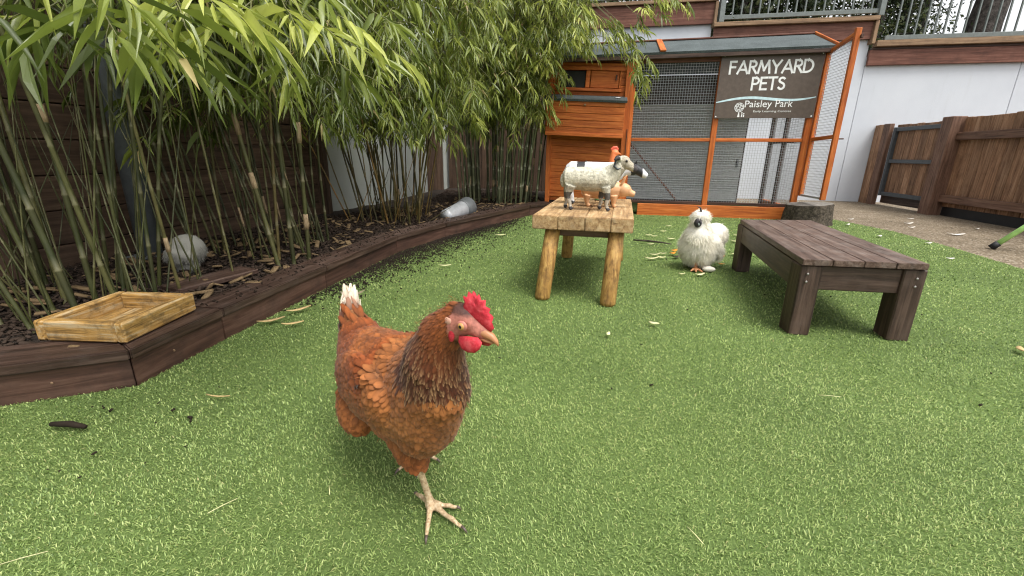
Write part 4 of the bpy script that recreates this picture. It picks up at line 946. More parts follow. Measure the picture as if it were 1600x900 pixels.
def near_spine(P, pts):
    """parameter and tangent of the nearest point of a polyline"""
    pts = np.array(pts, float); best = np.full(len(P), 1e9); par = np.zeros(len(P)); tan = np.zeros((len(P), 3))
    for i in range(len(pts) - 1):
        a, b = pts[i], pts[i + 1]; ab = b - a; t = np.clip(((P - a) @ ab) / (ab @ ab), 0, 1); d = np.linalg.norm(P - (a + t[:, None] * ab), axis=1); m = d < best
        best[m] = d[m]; par[m] = i + t[m]; tan[m] = ab / np.linalg.norm(ab)
    return par, tan, best

# ------------------------------------------------------------------ the brown hen
M['feather'] = colattr('hen feather', .62, .2, 0, trans=.12, sheen=.15)
M['skin'] = colattr('hen bare skin and down', .6, .3, 160, .5, .002)
M['comb'] = speckle('red comb', [(.30, .014, .020), (.54, .030, .046), (.64, .09, .10)], 75, .66, 30, .25, .45, .003)
M['beak'] = plain('horn coloured beak', (.44, .20, .09), .4); M['shank'] = speckle('pale scaly leg', [(.20, .125, .065), (.46, .33, .19), (.60, .50, .34)], 170, .55, 20, .25, .8, .002)
M['claw'] = plain('dark claw', (.10, .075, .06), .4); M['iris'] = plain('orange iris', (.48, .26, .09), .25); M['pupil'] = plain('black pupil', (.004, .004, .004), .08, 0, .6)
M['lobe'] = plain('pale ear lobe', (.50, .27, .19), .6); M['eyering'] = plain('pink eye ring', (.42, .16, .12), .5)
hen = thing('hen', (-.16, .70, 0), 'brown hen with red comb stepping toward the camera on the turf', 'hen')
SP = [(-.374, .955, .338), (-.356, .922, .298), (-.320, .874, .252), (-.260, .802, .234), (-.198, .732, .234), (-.148, .674, .258), (-.122, .640, .316), (-.116, .622, .365), (-.099, .606, .408), (-.078, .590, .4295), (-.060, .577, .4305)]
SR = [(.010, .018), (.028, .034), (.057, .058), (.083, .088), (.084, .100), (.067, .088), (.054, .062), (.042, .045), (.030, .032), (.0215, .0255), (.015, .018)]
hf = Vector((.83, -.50, -.24)).normalized(); fh = Vector((.857, -.515, 0)).normalized(); hs_ = Vector((-.515, -.857, 0)).normalized()   # head forward, level forward, side to the camera
bdir = Vector((.67, -.74, 0)).normalized(); bside = Vector((-.74, -.67, 0)).normalized()
E_ = Vector((-.066, .566, .4325))
hock = Vector((-.172, .690, .100)); ank = Vector((-.152, .688, .014))
hock2 = Vector((-.232, .80, .10)); ank2 = Vector((-.203, .845, .014))
shapes = [ring_tube(SP, SR, 20)]
shapes += [ell((-.205, .745, .228), (.108, .078, .098), axes(bdir)), ell((-.158, .685, .222), (.060, .063, .084), axes(bdir)), ell((-.29, .845, .212), (.085, .070, .068), axes(bdir))]
shapes.append(ring_tube([(-.19, .715, .20), (-.187, .706, .160), (-.181, .698, .128), tuple(hock), tuple(hock - Vector((0, 0, .010)))], [.058, .046, .031, .0165, .010], 14, (0, 1, 0)))
shapes.append(ring_tube([(-.215, .76, .20), (-.225, .775, .16), (-.232, .79, .125), tuple(hock2)], [.055, .045, .028, .012], 14, (0, 1, 0)))
shapes.append(ell((-.322, .80, .160), (.064, .036, .050), axes((.5, -.8, -.45))))                        # thigh on the near side
wg = Vector((-.276, .716, .245)); shapes.append(ell(wg, (.115, .024, .062), axes((.64, -.72, .14)))); shapes.append(ell((-.170, .80, .255), (.12, .022, .06), axes((.67, -.72, .1))))
shapes += [ell(E_ - hf * .012 - hs_ * .014, (.030, .019, .023), axes(hf)), ell(E_ + hf * .016 - hs_ * .014 - Vector((0, 0, .004)), (.022, .0125, .014), axes(hf))]
def hen_skin(co):
    d = np.linalg.norm(co - np.array(E_ + hf * .004 - hs_ * .012), axis=1); face = np.clip((.040 - d) / .008, 0, 1)[:, None]
    base = np.array([.22, .085, .028]) * np.ones((len(co), 3)); low = np.clip((.135 - co[:, 2]) / .03, 0, 1)[:, None]
    base = base * (1 - low) + np.array([.36, .17, .10]) * low
    skin = np.array([.40, .15, .11]) * (.75 + .5 * vnoise(co, 190, 3)[:, None]); top = np.clip((co[:, 2] - (E_.z + .010)) / .006, 0, 1)[:, None]
    skin = skin * (1 - top) + np.array([.07, .03, .022]) * top
    return base * (1 - face) + skin * face
bc0 = Vector((-.20, .735, 0))
def slim(v):
    k = (v - bc0).dot(bside); return v - bside * (k * .075 * min(1, max(0, (.36 - v.z) / .08)) * min(1, max(0, (v.z - .13) / .05)))
shapes = [([slim(Vector(v)) for v in V_], F_) for V_, F_ in shapes]
hb_ = blob('body', shapes, .0045, M['skin'], hen, 5, hen_skin)
def hen_plumage():
    P, N = surf_sample(hb_, 120000); par, tan, dist = near_spine(P, SP)
    fwd_ = np.array([(p - np.array(E_)) @ np.array(hf) for p in P]); dE = np.linalg.norm(P - np.array(E_ - hs_ * .012), axis=1)
    face = (dE < .034) & (fwd_ > -.022) | (fwd_ > .012) & (P[:, 2] > .40); leg = P[:, 2] < .112
    side_ = (P - np.array((-.21, .745, 0))) @ np.array(bside); ok = ~face & ~leg; P, N, par, tan, side_ = P[ok], N[ok], par[ok], tan[ok], side_[ok]
    flow = -tan + np.array([0, 0, -.25]); n0 = vnoise(P, 40, 1); n1 = vnoise(P, 14, 2)
    thigh = (P[:, 2] < .20) & (par < 5); flow[thigh] = flow[thigh] * .6 + np.array([0, 0, -1.])
    br = (par > 4.4) & (par < 6.2); flow[br] = flow[br] * .6 + np.array([0, 0, -.9]) + np.array(bdir) * -.2
    hack = par + .35 * (vnoise(P, 55, 8) - .5) > 5.85 ; hack &= (P[:, 2] > .285 + .03 * vnoise(P, 45, 4))
    L = np.where(hack, np.interp(par, [5.8, 7, 8.5, 10], [.027, .024, .016, .008]), .0215); Wd = np.where(hack, L * .33, .0140)
    tail = par < 1.6; L[tail] = .045; Wd[tail] = .012; L[thigh] = .019
    sp = np.where(hack, L * .17, L * .27); k = thin(P, sp); P, N, par, flow, L, Wd, n0, n1, hack, tail, thigh, br, side_ = (a[k] for a in (P, N, par, flow, L, Wd, n0, n1, hack, tail, thigh, br, side_))
    n = len(P); c = np.zeros((n, 3)); rnd = rng.random(n)
    rust = np.array([.22, .054, .011]); buff = np.array([.33, .118, .028]); deep = np.array([.11, .026, .007])
    c[:] = rust; w = np.clip((n1 - .45) * 1.8, 0, .8)[:, None]; c = c * (1 - w) + buff * w
    dk = np.clip((n0 - .55) * 2.5, 0, 1)[:, None] * .6; c = c * (1 - dk) + deep * dk
    bz = br & ~hack; c[bz] = c[bz] * .45 + np.array([.31, .125, .036]) * .55
    c[thigh] = c[thigh] * .5 + np.array([.30, .105, .034]) * .5
    hcol = np.array([.085, .024, .009]) * np.ones((n, 3)); u = np.clip((par - 7.0) / 1.6, 0, 1)[:, None]; hcol = hcol * (1 - u) + np.array([.22, .062, .014]) * u
    tp_ = np.clip((par - 9.2) / .6, 0, 1)[:, None]; hcol = hcol * (1 - .4 * tp_)
    mixh = (rng.random(n) < np.interp(par, [5.8, 6.5], [.45, 0]))[:, None]; hcol = np.where(mixh, c * .8, hcol); c[hack] = hcol[hack]
    white = np.clip((.95 - par) / .5, 0, 1)[:, None] * (.6 + .4 * rng.random(n))[:, None]; c = c * (1 - white) + np.array([.72, .60, .46]) * white
    c *= (.66 + .56 * rnd)[:, None]
    shaft = np.where(hack & (par < 8.1), np.interp(par, [5.8, 6.6, 7.3, 8.1], [.75, .85, .65, .1]) * (rng.random(n) < .75), 0) 
    lift = np.where(hack, .06, .14) + rng.uniform(-.03, .08, n); lift[tail] = .10
    flow = flow + rng.normal(0, .13, (n, 3)); L *= rng.uniform(.8, 1.2, n)
    edge_ = np.where(bz, .75, 1.0)
    feathers('plumage', P, N, flow, L, Wd, c, lift, M['feather'], hen, 1.15, shaft)
    i = np.repeat(np.arange(n), 2); m_ = len(i); off = rng.normal(0, .004, (m_, 3))
    t_ = unit(flow[i] - N[i] * (flow[i] * N[i]).sum(1)[:, None])
    strands('feather_barb', P[i] + off + t_ * (L[i] * rng.uniform(.2, .9, m_))[:, None] + N[i] * .0022, N[i], t_ * 1.0, L[i] * rng.uniform(.22, .5, m_), np.full(m_, .00035), np.clip(c[i] * rng.uniform(.6, 1.3, (m_, 1)), 0, 1), M['feather'], hen, .12, .05)
    return n
print('feathers', hen_plumage())
# long quills: tail fan and folded wing edge
def quill(name, p, d, nrm, L, w, c0, c1, parent):
    d = Vector(d).normalized(); s = d.cross(Vector(nrm)).normalized(); n = s.cross(d); V = []; C = []; Fc = []; m = 7
    for i in range(m):
        t = i / (m - 1); wd = w * (.35 + .65 * math.sin(min(1, t * 1.3 + .12) * math.pi / 2)) * (1 if t < .8 else (1 - (t - .8) * 3.6)); c = Vector(p) + d * (L * t) + n * (-.10 * L * t * t)
        for k in (-1, 0, 1): V.append(c + s * (wd * k * .5) + n * (.0015 if k == 0 else 0)); C.append([a + (b - a) * min(1, t * 1.2) for a, b in zip(c0, c1)] if k else [a * .85 + (b - a) * .85 * min(1, t * 1.2) for a, b in zip(c0, c1)])
    for i in range(m - 1):
        for k in (0, 1): a = i * 3 + k; Fc.append((a, a + 1, a + 4, a + 3))
    o = mk(name, V, Fc, M['feather'], parent, True); a = o.data.attributes.new('col', 'FLOAT_COLOR', 'POINT')
    a.data.foreach_set('color', np.hstack([np.array(C, np.float32), np.ones((len(C), 1), np.float32)]).ravel()); return o
for k in range(27):
    f = (k - 13) / 13; d = Vector((-.10 + .02 * f, .42, .86)) + bside * (f * .15) + Vector((R(-.05, .05), R(-.05, .05), R(-.06, .06)))
    quill('tail_feather', Vector((-.362, .928, .292)) + bside * (f * .016) + bdir * R(-.008, .012), d, bside * (1 if f > 0 else -1) + bdir * .8, R(.060, .098) * (1 - .25 * abs(f)), .015, (.40, .17, .06), (.80, .70, .56), hen)
for k in range(8):
    p = wg + bside * (.021 - .0010 * k) + bdir * (.045 - .014 * k) + Vector((0, 0, .030 - .0075 * k)); quill('wing_feather', p, -bdir + Vector((0, 0, -.20 - .02 * k)) - bside * R(.12, .2), bside + Vector((0, 0, .35)), R(.075, .092), .015, (.075, .020, .006), (.24, .11, .04) if k > 5 else (.10, .026, .007), hen)
# comb, wattles, beak, eye
def plate(name, pts, th, mat, org, ux, uy, parent, wav=0.):
    n_ = ux.cross(uy).normalized(); m = len(pts); cx = sum(p[0] for p in pts) / m; cy = sum(p[1] for p in pts) / m; V = []; Fc = []
    for sg_ in (1, -1):
        for s_, off in ((1, .15), (.82, .8), (.45, 1.)):
            for (x, y) in pts:
                X = cx + (x - cx) * s_; Y = cy + (y - cy) * s_; V.append(org + ux * X + uy * Y + n_ * (sg_ * th * off + wav * math.sin(X * 160 + Y * 90)))
        V.append(org + ux * cx + uy * cy + n_ * (sg_ * th))
    h = 3 * m + 1
    for q in (0, 1):
        b = q * h
        for r_ in range(2):
            for k in range(m):
                k2 = (k + 1) % m; f = (b + r_ * m + k, b + r_ * m + k2, b + (r_ + 1) * m + k2, b + (r_ + 1) * m + k); Fc.append(f if q == 0 else f[::-1])
        for k in range(m): k2 = (k + 1) % m; f = (b + 2 * m + k, b + 2 * m + k2, b + 3 * m); Fc.append(f if q == 0 else f[::-1])
    for k in range(m): k2 = (k + 1) % m; Fc.append((k, h + k, h + k2, k2))
    return mk(name, V, Fc, mat, parent, True)
cpx = [(-9, 14), (-8, 26), (-5, 34), (-7, 44), (-1, 42), (1, 52), (5, 44), (10, 55), (14, 45), (20, 52), (22, 42), (31, 45), (30, 34), (38, 32), (35, 23), (43, 19), (39, 9), (43, 1), (36, -9), (28, -6), (18, 4), (6, 12)]
upl = Vector((0, 0, 1)); co_ = E_ - hs_ * .012
plate('comb', [(x / 1180 / .86, y / 1130) for x, y in cpx], .0042, M['comb'], co_, fh, (upl + hs_ * .05).normalized(), hen, .0012)
wpx = [(-9, -20), (-9, -30), (-3, -40), (8, -44), (20, -41), (28, -33), (31, -22), (24, -15), (8, -17)]
plate('wattle', [(x / 1180 / .86, y / 1130) for x, y in wpx], .0042, M['comb'], co_ + hs_ * .010, fh, (upl - hs_ * .12).normalized(), hen, .001)
plate('wattle', [(x / 1180 / .86 + .005, y / 1130 + .001) for x, y in wpx], .004, M['comb'], co_ - hs_ * .010, fh, (upl + hs_ * .12).normalized(), hen, .001)
bk0 = co_ + hf * .022 - upl * .003
tube('upper_beak', [bk0 - hf * .006, bk0 + hf * .006, bk0 + hf * .018 - upl * .001, bk0 + hf * .025 - upl * .0045, bk0 + hf * .0285 - upl * .009], [(.0085, .0085), (.0078, .0075), (.0055, .0055), (.0034, .0035), (.0012, .0014)], M['beak'], hen, 12)
tube('lower_beak', [bk0 - hf * .004 - upl * .0095, bk0 + hf * .008 - upl * .0095, bk0 + hf * .020 - upl * .0088], [(.0066, .0034), (.0055, .003), (.002, .0015)], M['beak'], hen, 10)
for sgn in (1, -1):
    ec = E_ + hs_ * (.0052 if sgn > 0 else -.0295) ; sd_ = hs_ * sgn
    ea = axes(sd_); V, Fc = ell(ec - sd_ * .001, (.0035, .0088, .0076), ea, 18); er = mk('eye_ring', V, Fc, M['eyering'], hen, True)
    V, Fc = ell(ec + sd_ * .0010, (.0030, .0058, .0054), ea, 18); ey = mk('eye', V, Fc, M['iris'], hen, True)
    V, Fc = ell(ec + sd_ * .0033, (.0012, .0026, .0026), ea, 14); mk('pupil', V, Fc, M['pupil'], ey, True)
    V, Fc = ell(E_ - hf * .026 + hs_ * (.004 if sgn > 0 else -.028) - upl * .004, (.003, .007, .006), ea); mk('ear_lobe', V, Fc, M['lobe'], hen, True)
    V, Fc = ell(E_ - hf * .022 + hs_ * (.002 if sgn > 0 else -.026) - upl * .022, (.004, .006, .013), ea); mk('cheek_lobe', V, Fc, M['comb'], hen, True)
def foot(name, hk, an, toes, parent):
    sh = [ring_tube([hk + (hk - an) * .05, hk, hk.lerp(an, .3), hk.lerp(an, .75), an], [.0095, .0092, .0066, .0068, .0090], 12, (0, 1, 0)), ell(an - upl * .002, (.012, .012, .009))]
    tips = []
    for t in toes:
        t = Vector(t); d = t - an; d.z = 0; L = d.length; d.normalize()
        pts = [an - upl * .002]; rad = [.0085]
        for f, z, r_ in ((.25, .015, .0060), (.42, .0115, .0047), (.60, .0135, .0050), (.74, .0105, .0039), (.88, .011, .0036)): pts.append(Vector((an.x, an.y, 0)) + d * (L * f) + upl * z); rad.append(r_)
        sh.append(ring_tube(pts, rad, 10)); tips.append((pts[-1], Vector((an.x, an.y, 0)) + d * L + upl * .005))
    lg_ = blob(name, sh, .0026, M['shank'], parent, 3)
    for a, b in tips: tube('claw', [a - (b - a) * .2, a.lerp(b, .5) + upl * .002, b], [.0030, .0023, .0006], M['claw'], lg_, 8)
foot('leg', hock, ank, [(-.146, .603, 0), (-.076, .628, 0), (-.093, .682, 0), (-.192, .722, 0)], hen)
foot('leg', hock2, ank2, [(-.245, .775, 0), (-.196, .765, 0), (-.155, .815, 0), (-.215, .885, 0)], hen)

# ------------------------------------------------------------------ white silkie hens
M['fluff'] = colattr('white silkie fluff', .85, .1, 0, trans=.25); M['down'] = colattr('white silkie down', .9, .1)
M['dark_face'] = plain('dark mulberry face', (.035, .030, .034), .5); M['pale_eye'] = plain('pale ear patch', (.55, .60, .60), .4)
def silkie(name_loc, label, shapes, flowf, colf, nst, L0, keepf=None, dn=(.80, .77, .69)):
    t = thing('silkie_hen', name_loc, label, 'hen', 'white silkie hens'); b = blob('body', shapes, .007, M['down'], t, 6, lambda co: np.ones((len(co), 3)) * np.array(dn))
    P, N = surf_sample(b, nst)
    if keepf is not None: k = keepf(P); P, N = P[k], N[k]
    n = len(P); cl_n = vnoise(P, 48, 7); c = colf(P) * rng.uniform(.88, 1.06, (n, 1)) * (.82 + .25 * cl_n)[:, None]; L = L0 * rng.uniform(.5, 1.2, n) * (.55 + .95 * cl_n)
    strands('fluff', P - N * .004, N, flowf(P, N), L, np.full(n, .0008), np.clip(c, 0, 1), M['fluff'], t, .62, .35); return t
sk0 = Vector((1.138, 2.60, 0))
def skp(x, y, z): return sk0 + Vector((x, y, z))
hd = skp(-.062, -.055, .300)
sshape = [ell(skp(-.03, 0, .140), (.104, .108, .104)), ell(skp(-.045, -.03, .205), (.080, .082, .080)), ring_tube([skp(-.04, -.02, .22), skp(-.048, -.04, .275), hd], [.070, .055, .040], 14, (0, 1, 0)), ell(hd + Vector((.006, .004, .026)), (.050, .048, .036)),
          ell(skp(.092, .05, .208), (.062, .070, .066)), ell(skp(.035, -.045, .165), (.062, .045, .052), axes((1, .2, -.5))), ell(skp(.070, .02, .115), (.062, .075, .056)), ell(skp(-.01, .01, .075), (.076, .08, .045))]
def sflow(P, N): return np.array([.45, .35, -.75]) + np.where(P[:, 2:] > .31, np.array([[.1, .3, .3]]), 0) + (P - np.array(sk0 + Vector((0, 0, .18)))) * 2.5 * np.array([1, 1, .4])
def scol(P):
    c = np.ones((len(P), 3)) * np.array([.93, .885, .77]); w = vnoise(P, 16, 3)[:, None]; c = c * (.86 + .2 * w); cr = np.clip((P[:, 2:] - .33) / .03, 0, 1) * .5
    return c * (1 - cr) + np.array([.80, .66, .46]) * cr
sk = silkie(sk0, 'fluffy white silkie hen with dark face standing beside the low bench', sshape, sflow, scol, 26000, .026, lambda P: np.linalg.norm((P - np.array(hd + Vector((-.012, -.052, -.012)))) * np.array([1, .8, 1]), axis=1) > .034)
V, Fc = ell(hd + Vector((-.018, -.032, -.008)), (.022, .018, .027)); mk('face', V, Fc, M['dark_face'], sk, True)
tube('beak', [hd + Vector((-.012, -.045, .004)), hd + Vector((-.014, -.062, -.004)), hd + Vector((-.014, -.068, -.014))], [.009, .006, .0015], M['dark_face'], sk, 10)
for dx in (-.018,): V, Fc = ell(hd + Vector((dx, -.049, -.012)), (.0060, .004, .0085)); mk('ear_lobe', V, Fc, M['pale_eye'], sk, True)
tube('crest_feather', [hd + Vector((.0, -.02, .045)), hd + Vector((-.01, -.02, .075)), hd + Vector((-.03, -.02, .085))], [.007, .005, .001], M['dark_face'], sk, 8)
def silk_leg(x, y, dirs):
    c = skp(x, y, .06); sh = [ring_tube([c, skp(x, y, .015)], [.011, .010], 10, (0, 1, 0))]
    for dx, dy in dirs: sh.append(ring_tube([skp(x, y, .014), skp(x + dx * .5, y + dy * .5, .015), skp(x + dx, y + dy, .008)], [.010, .009, .004], 8))
    blob('leg', sh, .004, M['beak'], sk, 2)
silk_leg(-.045, -.055, ((-.02, -.06), (.02, -.062), (-.045, -.04), (.0, .04))); silk_leg(.012, -.035, ((.0, -.055), (.04, -.045), (-.02, -.05), (.01, .04)))
V, Fc = ell(skp(.02, -.085, .02), (.038, .020, .017), axes((1, -.25, 0))); ff = mk('foot_tuft', V, Fc, M['down'], sk, True)
a_ = ff.data.attributes.new('col', 'FLOAT_COLOR', 'POINT'); a_.data.foreach_set('color', np.tile(np.array([.68, .64, .55, 1], np.float32), len(ff.data.vertices)))
# the one in the bamboo, its back turned
w0 = Vector((-1.63, 2.14, .115)); 
wsh = [ell(w0 + Vector((0, .02, .070)), (.082, .080, .076)), ell(w0 + Vector((-.02, -.045, .055)), (.048, .040, .042)), ell(w0 + Vector((.038, -.042, .045)), (.036, .034, .032)), ell(w0 + Vector((.004, -.055, .028)), (.022, .02, .02)), ell(w0 + Vector((.0, .0, -.01)), (.055, .05, .04))]
def wflow(P, N): return np.array([.0, -.25, -.9]) + (P - np.array(w0 + Vector((0, .02, .085)))) * 3
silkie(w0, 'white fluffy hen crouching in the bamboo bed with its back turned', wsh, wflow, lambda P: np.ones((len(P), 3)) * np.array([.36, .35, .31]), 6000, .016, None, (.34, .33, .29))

# ------------------------------------------------------------------ toy farm animals on the pine table
M['toy'] = colattr('painted resin', .55, .35, 90, .5, .003); M['toy_s'] = colattr('smooth painted resin', .42, .4)
M['wool'] = colattr('carved resin fleece', .7, .25, 75, 1.0, .006)
TZ = .3955
def toy(name, loc, fwd_, label, cat, shapes, colf, mat, voxel=.0035, smooth=4):
    t = thing(name, loc, label, cat, 'toy farm animals on the pine table'); A_ = axes((*fwd_, 0)); L = Vector(loc)
    sh = [([L + A_ @ Vector(v) for v in V], Fc) for V, Fc in shapes]; Ai = np.array(A_.inverted())
    b = blob('body', sh, voxel, mat, t, smooth, lambda co: colf((co - np.array(L)) @ Ai.T)); return t, A_, L
def legs(pts, r):
    return [ring_tube([p[0], p[1], p[2], p[3], Vector(p[3]) + Vector((.010, 0, -.010))], [r[0], r[1], r[2], r[2] * 1.05, r[2] * 1.25], 10, (0, 1, 0)) for p in pts]
def leg4(x, y, zt_, kx, fx, z0=.012): return ((x, y, zt_), (x + kx, y, zt_ * .55), (x + fx * .6, y, zt_ * .25), (x + fx, y, z0))
# sheep: local x forward, y left, z up
ss = [ring_tube([(-.128, 0, .150), (-.115, 0, .152), (-.06, 0, .150), (.02, 0, .148), (.085, 0, .150), (.118, 0, .155)], [(.028, .032), (.048, .050), (.054, .056), (.054, .060), (.050, .056), (.034, .042)], 18),
      ring_tube([(.085, 0, .155), (.115, 0, .185), (.148, 0, .215)], [(.046, .054), (.038, .044), (.029, .030)], 14), ell((.155, 0, .232), (.034, .026, .030)), ring_tube([(.155, 0, .230), (.185, 0, .215), (.212, 0, .198), (.222, 0, .192)], [(.024, .026), (.019, .021), (.015, .015), (.011, .010)], 12),
      ring_tube([(.140, .02, .245), (.128, .042, .250), (.118, .058, .240)], [.010, .012, .004], 8), ring_tube([(.140, -.02, .245), (.128, -.042, .250), (.118, -.058, .240)], [.010, .012, .004], 8), ell((-.13, 0, .14), (.016, .016, .035))]
ss += legs([leg4(.085, -.034, .115, .012, .014), leg4(.072, .036, .115, -.014, -.022)], (.024, .014, .0085)) + legs([leg4(-.085, -.036, .12, -.016, .002), leg4(-.105, .036, .12, -.012, -.018)], (.030, .015, .0088))
def sheep_col(p):
    c = np.ones((len(p), 3)) * np.array([.50, .47, .37]); c *= (.84 + .3 * vnoise(p, 60, 2)[:, None]); c[:] = c * (.85 + .3 * (p[:, 2:] > .13))
    leg = p[:, 2] < .088; c[leg] = np.array([.42, .38, .31]); kn = (p[:, 2] > .055) & (p[:, 2] < .095) & leg; c[kn] = np.array([.09, .085, .075])
    c[p[:, 2] < .016] = np.array([.045, .042, .045]); hd_ = p[:, 0] > .150; c[hd_] = np.array([.42, .37, .28]); c[(p[:, 0] > .205)] = np.array([.07, .06, .06]); c[(np.abs(p[:, 1]) > .034) & (p[:, 2] > .2)] = np.array([.05, .045, .045]); return c
t, A_, L = toy('toy_sheep', (.375, 2.225, TZ), (.955, -.295), 'grey fleeced toy sheep standing at the front of the pine table', 'toy animal', ss, sheep_col, M['wool'], .0034, 3)
for sg_ in (1, -1):
    V, Fc = ell(L + A_ @ Vector((.172, sg_ * .0225, .236)), (.006, .005, .006)); mk('eye', V, Fc, M['pupil'], t, True)
    tube('horn', [L + A_ @ Vector(q) for q in ((.142, sg_ * .022, .250), (.122, sg_ * .034, .240), (.118, sg_ * .040, .212), (.135, sg_ * .042, .198), (.150, sg_ * .041, .205))], [.008, .0075, .0065, .005, .0025], M['gate_metal'], t, 8)
# cow
cs = [ring_tube([(-.15, 0, .170), (-.13, 0, .172), (-.05, 0, .165), (.05, 0, .165), (.13, 0, .172), (.16, 0, .172)], [(.03, .035), (.052, .055), (.060, .062), (.058, .060), (.048, .054), (.03, .034)], 16), ring_tube([(.13, 0, .185), (.18, 0, .190), (.225, 0, .185)], [(.036, .046), (.028, .036), (.024, .028)], 12),
      ring_tube([(.215, 0, .195), (.245, 0, .180), (.275, 0, .160), (.288, 0, .152)], [(.026, .028), (.023, .024), (.019, .019), (.014, .013)], 12), ring_tube([(.215, .02, .205), (.205, .055, .205)], [.010, .005], 8), ring_tube([(.215, -.02, .205), (.205, -.055, .205)], [.010, .005], 8),
      ring_tube([(.222, .012, .215), (.228, .022, .238)], [.006, .0025], 8), ring_tube([(.222, -.012, .215), (.228, -.022, .238)], [.006, .0025], 8), tube_ if False else ring_tube([(-.15, 0, .19), (-.165, 0, .16), (-.162, 0, .09)], [.008, .006, .008], 8)]
cs += legs([leg4(.11, -.036, .125, .004, .0), leg4(.10, .036, .125, -.01, -.02), leg4(-.11, -.038, .13, -.012, .0), leg4(-.12, .038, .13, -.006, -.02)], (.030, .018, .013))
def cow_col(p):
    c = np.ones((len(p), 3)) * np.array([.70, .70, .70]); b = (vnoise(p, 17, 6) > .78) | (np.abs(p[:, 0] + .07) < .022) & (p[:, 2] > .12); c[b] = np.array([.02, .02, .022]); c[(p[:, 0] > .20)] = np.array([.022, .022, .024]); c[(p[:, 0] > .262)] = np.array([.70, .70, .70]); c[p[:, 2] < .016] = np.array([.03, .03, .03]); c[(p[:, 2] < .06) & (p[:, 2] > .016)] = np.array([.66, .66, .66]); return c
toy('toy_cow', (.445, 2.52, TZ), (.985, -.17), 'black and white toy cow behind the sheep', 'toy animal', cs, cow_col, M['toy_s'])
# pig
ps = [ring_tube([(-.115, 0, .085), (-.10, 0, .088), (-.03, 0, .088), (.05, 0, .088), (.085, 0, .085)], [(.02, .02), (.042, .044), (.050, .050), (.048, .050), (.036, .040)], 16), ell((.105, 0, .088), (.042, .036, .036)), ring_tube([(.125, 0, .080), (.160, 0, .068), (.165, 0, .067)], [(.022, .022), (.015, .015), (.014, .014)], 12),
      ring_tube([(.095, .022, .118), (.108, .030, .150), (.118, .032, .165)], [(.014, .006), (.010, .004), .002], 8), ring_tube([(.095, -.022, .118), (.108, -.030, .150), (.118, -.032, .165)], [(.014, .006), (.010, .004), .002], 8)]
ps += legs([leg4(.06, -.028, .06, .002, .002), leg4(.055, .028, .06, .002, -.002), leg4(-.075, -.028, .06, -.004, .002), leg4(-.08, .028, .06, -.004, -.004)], (.022, .015, .010))
toy('toy_pig', (.475, 2.375, TZ), (.96, -.28), 'peach coloured toy pig with pricked ear between the sheep and the cow', 'toy animal', ps, lambda p: np.ones((len(p), 3)) * np.array([.62, .34, .17]) * (.85 + .3 * vnoise(p, 40, 1)[:, None]), M['toy_s'])
# rooster
rs = [ring_tube([(-.09, 0, .155), (-.05, 0, .125), (.0, 0, .120), (.04, 0, .135), (.052, 0, .185), (.050, 0, .235), (.055, 0, .265)], [(.014, .022), (.036, .040), (.046, .050), (.040, .044), (.030, .032), (.022, .022), (.018, .020)], 14), ell((.060, 0, .272), (.024, .018, .020)),
      ring_tube([(.078, 0, .272), (.098, 0, .266)], [.009, .002], 8), ring_tube([(.035, 0, .290), (.050, 0, .302), (.066, 0, .304), (.080, 0, .292)], [(.004, .008), (.005, .011), (.005, .011), (.003, .006)], 8), ring_tube([(-.08, 0, .15), (-.12, 0, .20), (-.15, 0, .19)], [(.012, .03), (.010, .036), (.004, .01)], 10)]
rs += legs([((.01, -.02, .09), (.012, -.02, .06), (.008, -.02, .03), (.01, -.02, .012)), ((.01, .02, .09), (.012, .02, .06), (.008, .02, .03), (.01, .02, .012))], (.016, .008, .007)) + [ell((.0, 0, .006), (.045, .035, .008))]
def roo_col(p):
    c = np.ones((len(p), 3)) * np.array([.62, .17, .05]); c[p[:, 2] < .16] = np.array([.30, .09, .03]); c[p[:, 0] < -.07] = np.array([.03, .05, .04]); c[p[:, 2] > .29] = np.array([.60, .10, .05]); c[p[:, 2] < .012] = np.array([.10, .22, .08]); return c
toy('toy_rooster', (.535, 2.70, TZ), (1, -.05), 'orange necked toy rooster standing at the back of the pine table', 'toy animal', rs, roo_col, M['toy_s'], .003)

# ------------------------------------------------------------------ scraps and litter
M['scrap'] = plain('pale vegetable scrap', (.66, .62, .34), .6, 0, .3, .25); M['peel'] = plain('orange peel', (.62, .26, .03), .5, 0, .3, .2); M['dry_leaf'] = plain('dry bamboo leaf', (.50, .36, .17), .7, 0, .2, .2); M['burnt'] = plain('dark peel', (.03, .016, .012), .7); M['pale_leaf'] = plain('pale fallen petal', (.72, .68, .62), .6)
def flake(x, y, L, w, az, mat, label, cat, group=None, name='food_scrap', z=.013, curl=.2):
    V = []; Fc = []; m = 5; ca, sa = math.cos(az), math.sin(az)
    for zz in (0, 1):
        for i in range(m):
            t = i / (m - 1) - .5; ww = w * (.25 + .75 * math.sqrt(max(0, 1 - (2 * t) ** 2))) * (1 - .15 * (i % 2))
            for k in (-1, 1):
                lx_, ly_ = t * L, k * ww / 2 + .15 * w * math.sin(t * 5); V.append((x + lx_ * ca - ly_ * sa, y + lx_ * sa + ly_ * ca, z + curl * L * (2 * t) ** 2 * .5 + zz * .003))
    n2 = 2 * m
    for i in range(m - 1):
        a = 2 * i; Fc += [(a, a + 2, a + 3, a + 1), (n2 + a, n2 + a + 1, n2 + a + 3, n2 + a + 2), (a, n2 + a, n2 + a + 2, a + 2), (a + 1, a + 3, n2 + a + 3, n2 + a + 1)]
    Fc += [(0, 1, n2 + 1, n2), (n2 - 2, 2 * n2 - 2, 2 * n2 - 1, n2 - 1)]
    return tag(mk(name, V, Fc, mat, None, True), label, cat, group)
